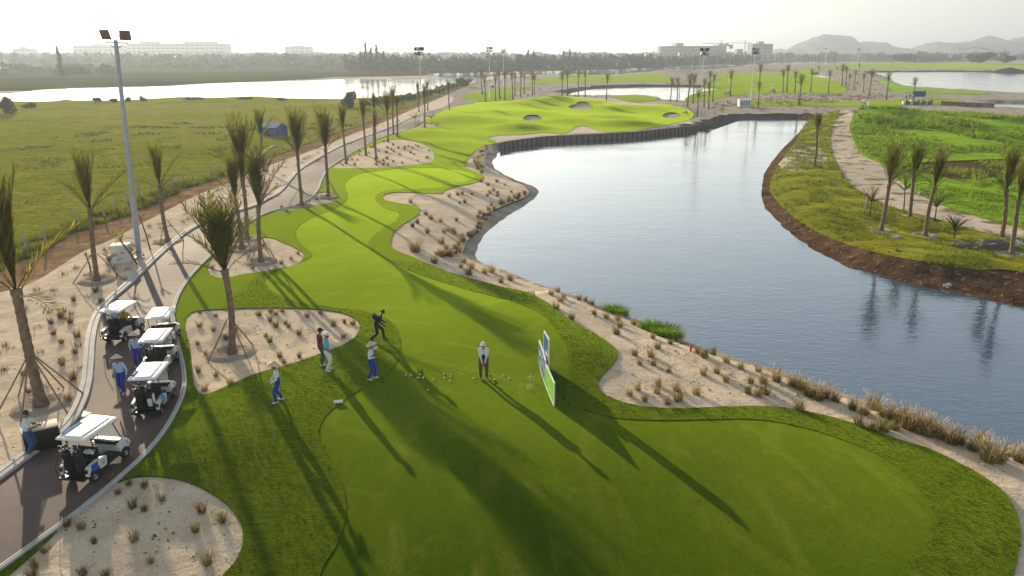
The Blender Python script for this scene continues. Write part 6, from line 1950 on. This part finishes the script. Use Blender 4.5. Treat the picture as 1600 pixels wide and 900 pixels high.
def building(x0, x1, yt, D, label, floors, depth=28, mat='far_wall', name='building', cat='building', blocks=(), round_end=False, group=None):
    a = over(Vector((0, D, 0)), x0, yt); b = over(Vector((0, D, 0)), x1, yt)
    w, h = b.x - a.x, a.z
    root = empty(name, ((a.x + b.x) / 2, D, 0), 0, label, cat, group)
    mb = MB()
    if round_end:
        n = 40
        ring = [(w / 2 * (1 if math.cos(t) >= 0 else -1) * abs(math.cos(t)) ** .55, depth / 2 * (1 if math.sin(t) >= 0 else -1) * abs(math.sin(t)) ** .8) for t in np.arange(n) / n * 2 * PI]
        mb.add([(x, y, z) for z in (-1, h) for x, y in ring], [(k, (k + 1) % n, n + (k + 1) % n, n + k) for k in range(n)] + [tuple(range(n, 2 * n))])
    else: mb.box((0, 0, h / 2 - .5), (w, depth, h + 1))
    mb.build('wall', M[mat], root)
    mb = MB()
    if not round_end: mb.box((0, 0, h + .25), (w + 1, depth + 1, .5)); mb.build('roof', M['far_roof'], root)
    else: mb.box((0, 0, h + .3), (w * .8, depth * .7, .6)); mb.build('roof', M['far_roof'], root)
    for (u0, u1, dh) in blocks:
        mb = MB(); mb.box((w * ((u0 + u1) / 2 - .5), 0, h + dh / 2 + .5), (w * (u1 - u0), depth * .6, dh)); mb.build('roof_storey', M[mat], root)
    fh = h / floors
    nw = max(4, int(w / 9))
    for f in range(floors):
        z = fh * (f + .55)
        if round_end:
            mb = MB(); n = 40
            ring2 = [(x * 1.004, y * 1.01) for x, y in ring]
            mb.add([(x, y, zz) for zz in (z - fh * .2, z + fh * .2) for x, y in ring2], [(k, (k + 1) % n, n + (k + 1) % n, n + k) for k in range(n)])
            mb.build('window_band', M['far_glass'], root)
        else:
            mb = MB(); mb.box((0, 0, 0), (w / nw * .74, .3, fh * .46)); me = mb.mesh('window', M['far_glass'])
            for k in range(nw):
                link('window', me, root, (w * ((k + .5) / nw - .5), -depth / 2 - .05, z))
    return root
building(205, 355, 68.5, 1500, 'long white many-windowed block on the left horizon, taller right part', 5, 40, blocks=((.12, .28, 4), (.58, .88, 4)))
building(122, 206, 71.5, 1540, 'lower left wing of the long white block on the left horizon', 4, 40, blocks=((.3, .45, 3),))
building(25, 52, 76, 1450, 'small flat-topped building at the far left horizon', 3, 25, blocks=((.35, .55, 3),))
building(448, 486, 73, 1600, 'grey flat block on the horizon before the faint mountains', 4, 30, blocks=((.3, .7, 2),))
building(1028, 1134, 72.5, 1350, 'long round-ended grey building on the horizon right of centre', 5, 60, 'far_block', blocks=((.24, .34, 5), (.85, 1.0, 3)), round_end=True)
building(1172, 1204, 69, 1420, 'square grey block beside the cranes on the horizon', 5, 30, 'far_block', blocks=((.35, .6, 4),))
building(1150, 1159, 77, 1500, 'narrow far block between the cranes', 4, 16, 'far_block')
r = random.Random(31)
for k in range(17):
    px = (360 + k * 47 + r.uniform(-14, 14))
    D = r.uniform(1180, 1420)
    yt = r.uniform(81, 84.5) if px < 1190 else r.uniform(85, 87)
    w_ = r.uniform(7, 16) if px < 1190 else r.uniform(5, 9)
    o = building(px, px + w_, yt, D, ordinal(k + 1) + ' small pale house from the left in the far town along the horizon', r.choice((2, 3)), r.uniform(9, 14), r.choice(('far_wall', 'white_wall', 'far_wall')), 'house', 'house', group='small houses of the far town')
def crane(px, yt, D, jib, label):
    a = over(Vector((0, D, 0)), px, yt)
    root = empty('tower_crane', (a.x, D, 0), 0, label, 'crane', 'tower cranes on the horizon')
    h = a.z
    mb = MB()
    for sx in (-1, 1):
        for sy in (-1, 1): mb.box((sx * .8, sy * .8, h / 2), (.35, .35, h))
    for k in range(int(h / 3)): mb.tube([(-.8, -.8, k * 3), (.8, -.8, k * 3 + 3)], .15, 4)
    mb.build('mast', M['crane'], root)
    mb = MB()
    d = 1 if jib > 0 else -1
    mb.box((jib / 2, 0, h - 2), (abs(jib), .9, .9)); mb.box((-d * 6, 0, h - 2), (12, .9, .9)); mb.box((-d * 11, 0, h - 3.5), (3, 1.4, 3))
    mb.tube([(0, 0, h + 3), (jib * .8, 0, h - 2)], .14, 4); mb.tube([(0, 0, h + 3), (-d * 10, 0, h - 2)], .14, 4); mb.box((0, 0, h), (1.0, 1.0, 6))
    mb.build('jib', M['crane'], root)
crane(1127, 66, 1380, -34, 'left tower crane above the long round-ended building')
crane(1164.5, 65.5, 1450, -36, 'right tower crane beside the square block')
# white arch bridge at the right
a = over(Vector((0, 1330, 0)), 1480, 93); b = over(Vector((0, 1330, 0)), 1560, 93); t_ = over(Vector((0, 1330, 0)), 1520, 74)
root = empty('arch_bridge', ((a.x + b.x) / 2, 1330, 0), 0, 'white arch bridge below the right-hand hills', 'bridge')
hw = (b.x - a.x) / 2
for s in (-1, 1):
    mb = MB(); mb.tube([(hw * math.cos(q), s * 6, max(0, t_.z * math.sin(q))) for q in np.linspace(0, PI, 25)], .9, 6); mb.build('arch', M['white_wall'], root)
mb = MB(); mb.box((0, 0, 3), (hw * 2.6, 13, 1.0)); mb.build('deck', M['white_wall'], root)
for k in range(1, 12):
    x = hw * (k / 6 - 1); z = t_.z * math.sqrt(max(0, 1 - (x / hw) ** 2))
    mb = MB(); mb.tube([(x, -6, 3), (x, -6, z)], .12, 4); mb.tube([(x, 6, 3), (x, 6, z)], .12, 4); mb.build('hanger', M['galv'], root)
# a cart and a board on the path beyond the bend
c = copy_tree(proto_cart); c.location = G(769, 138); c.rotation_euler = (0, 0, .5); c['label'] = 'dark golf cart on the path beyond the bend, among the palms'; c['group'] = 'golf carts far out on the course'
p = G(810, 137)
w = empty('white_board', p, .1, 'small white board standing beside the path among the far palms', 'board')
mb = MB(); mb.box((0, 0, 1.4), (2.4, .06, 1.8)); mb.build('panel', M['white_paint'], w)
for x in (-1.1, 1.1): mb = MB(); mb.box((x, .06, 1.0), (.08, .08, 2.2)); mb.build('leg', M['galv'], w)

# ------------------------------------------------------------------ hazy air
hb = MB()
hb.box((0, 4400, 119.0), (14800, 9100, 246))
hm = bpy.data.materials.new('hazy_air')
hm.use_nodes = True
ht = hm.node_tree
ht.nodes.remove(ht.nodes['Principled BSDF'])
pv = ht.nodes.new('ShaderNodeVolumePrincipled')
pv.inputs['Color'].default_value = (0.73, 0.86, 1.0, 1)
pv.inputs['Density'].default_value = 0.00033
pv.inputs['Anisotropy'].default_value = 0.4
ht.links.new(pv.outputs[0], ht.nodes['Material Output'].inputs['Volume'])
haze = tag(hb.build('haze', hm), kind='stuff')
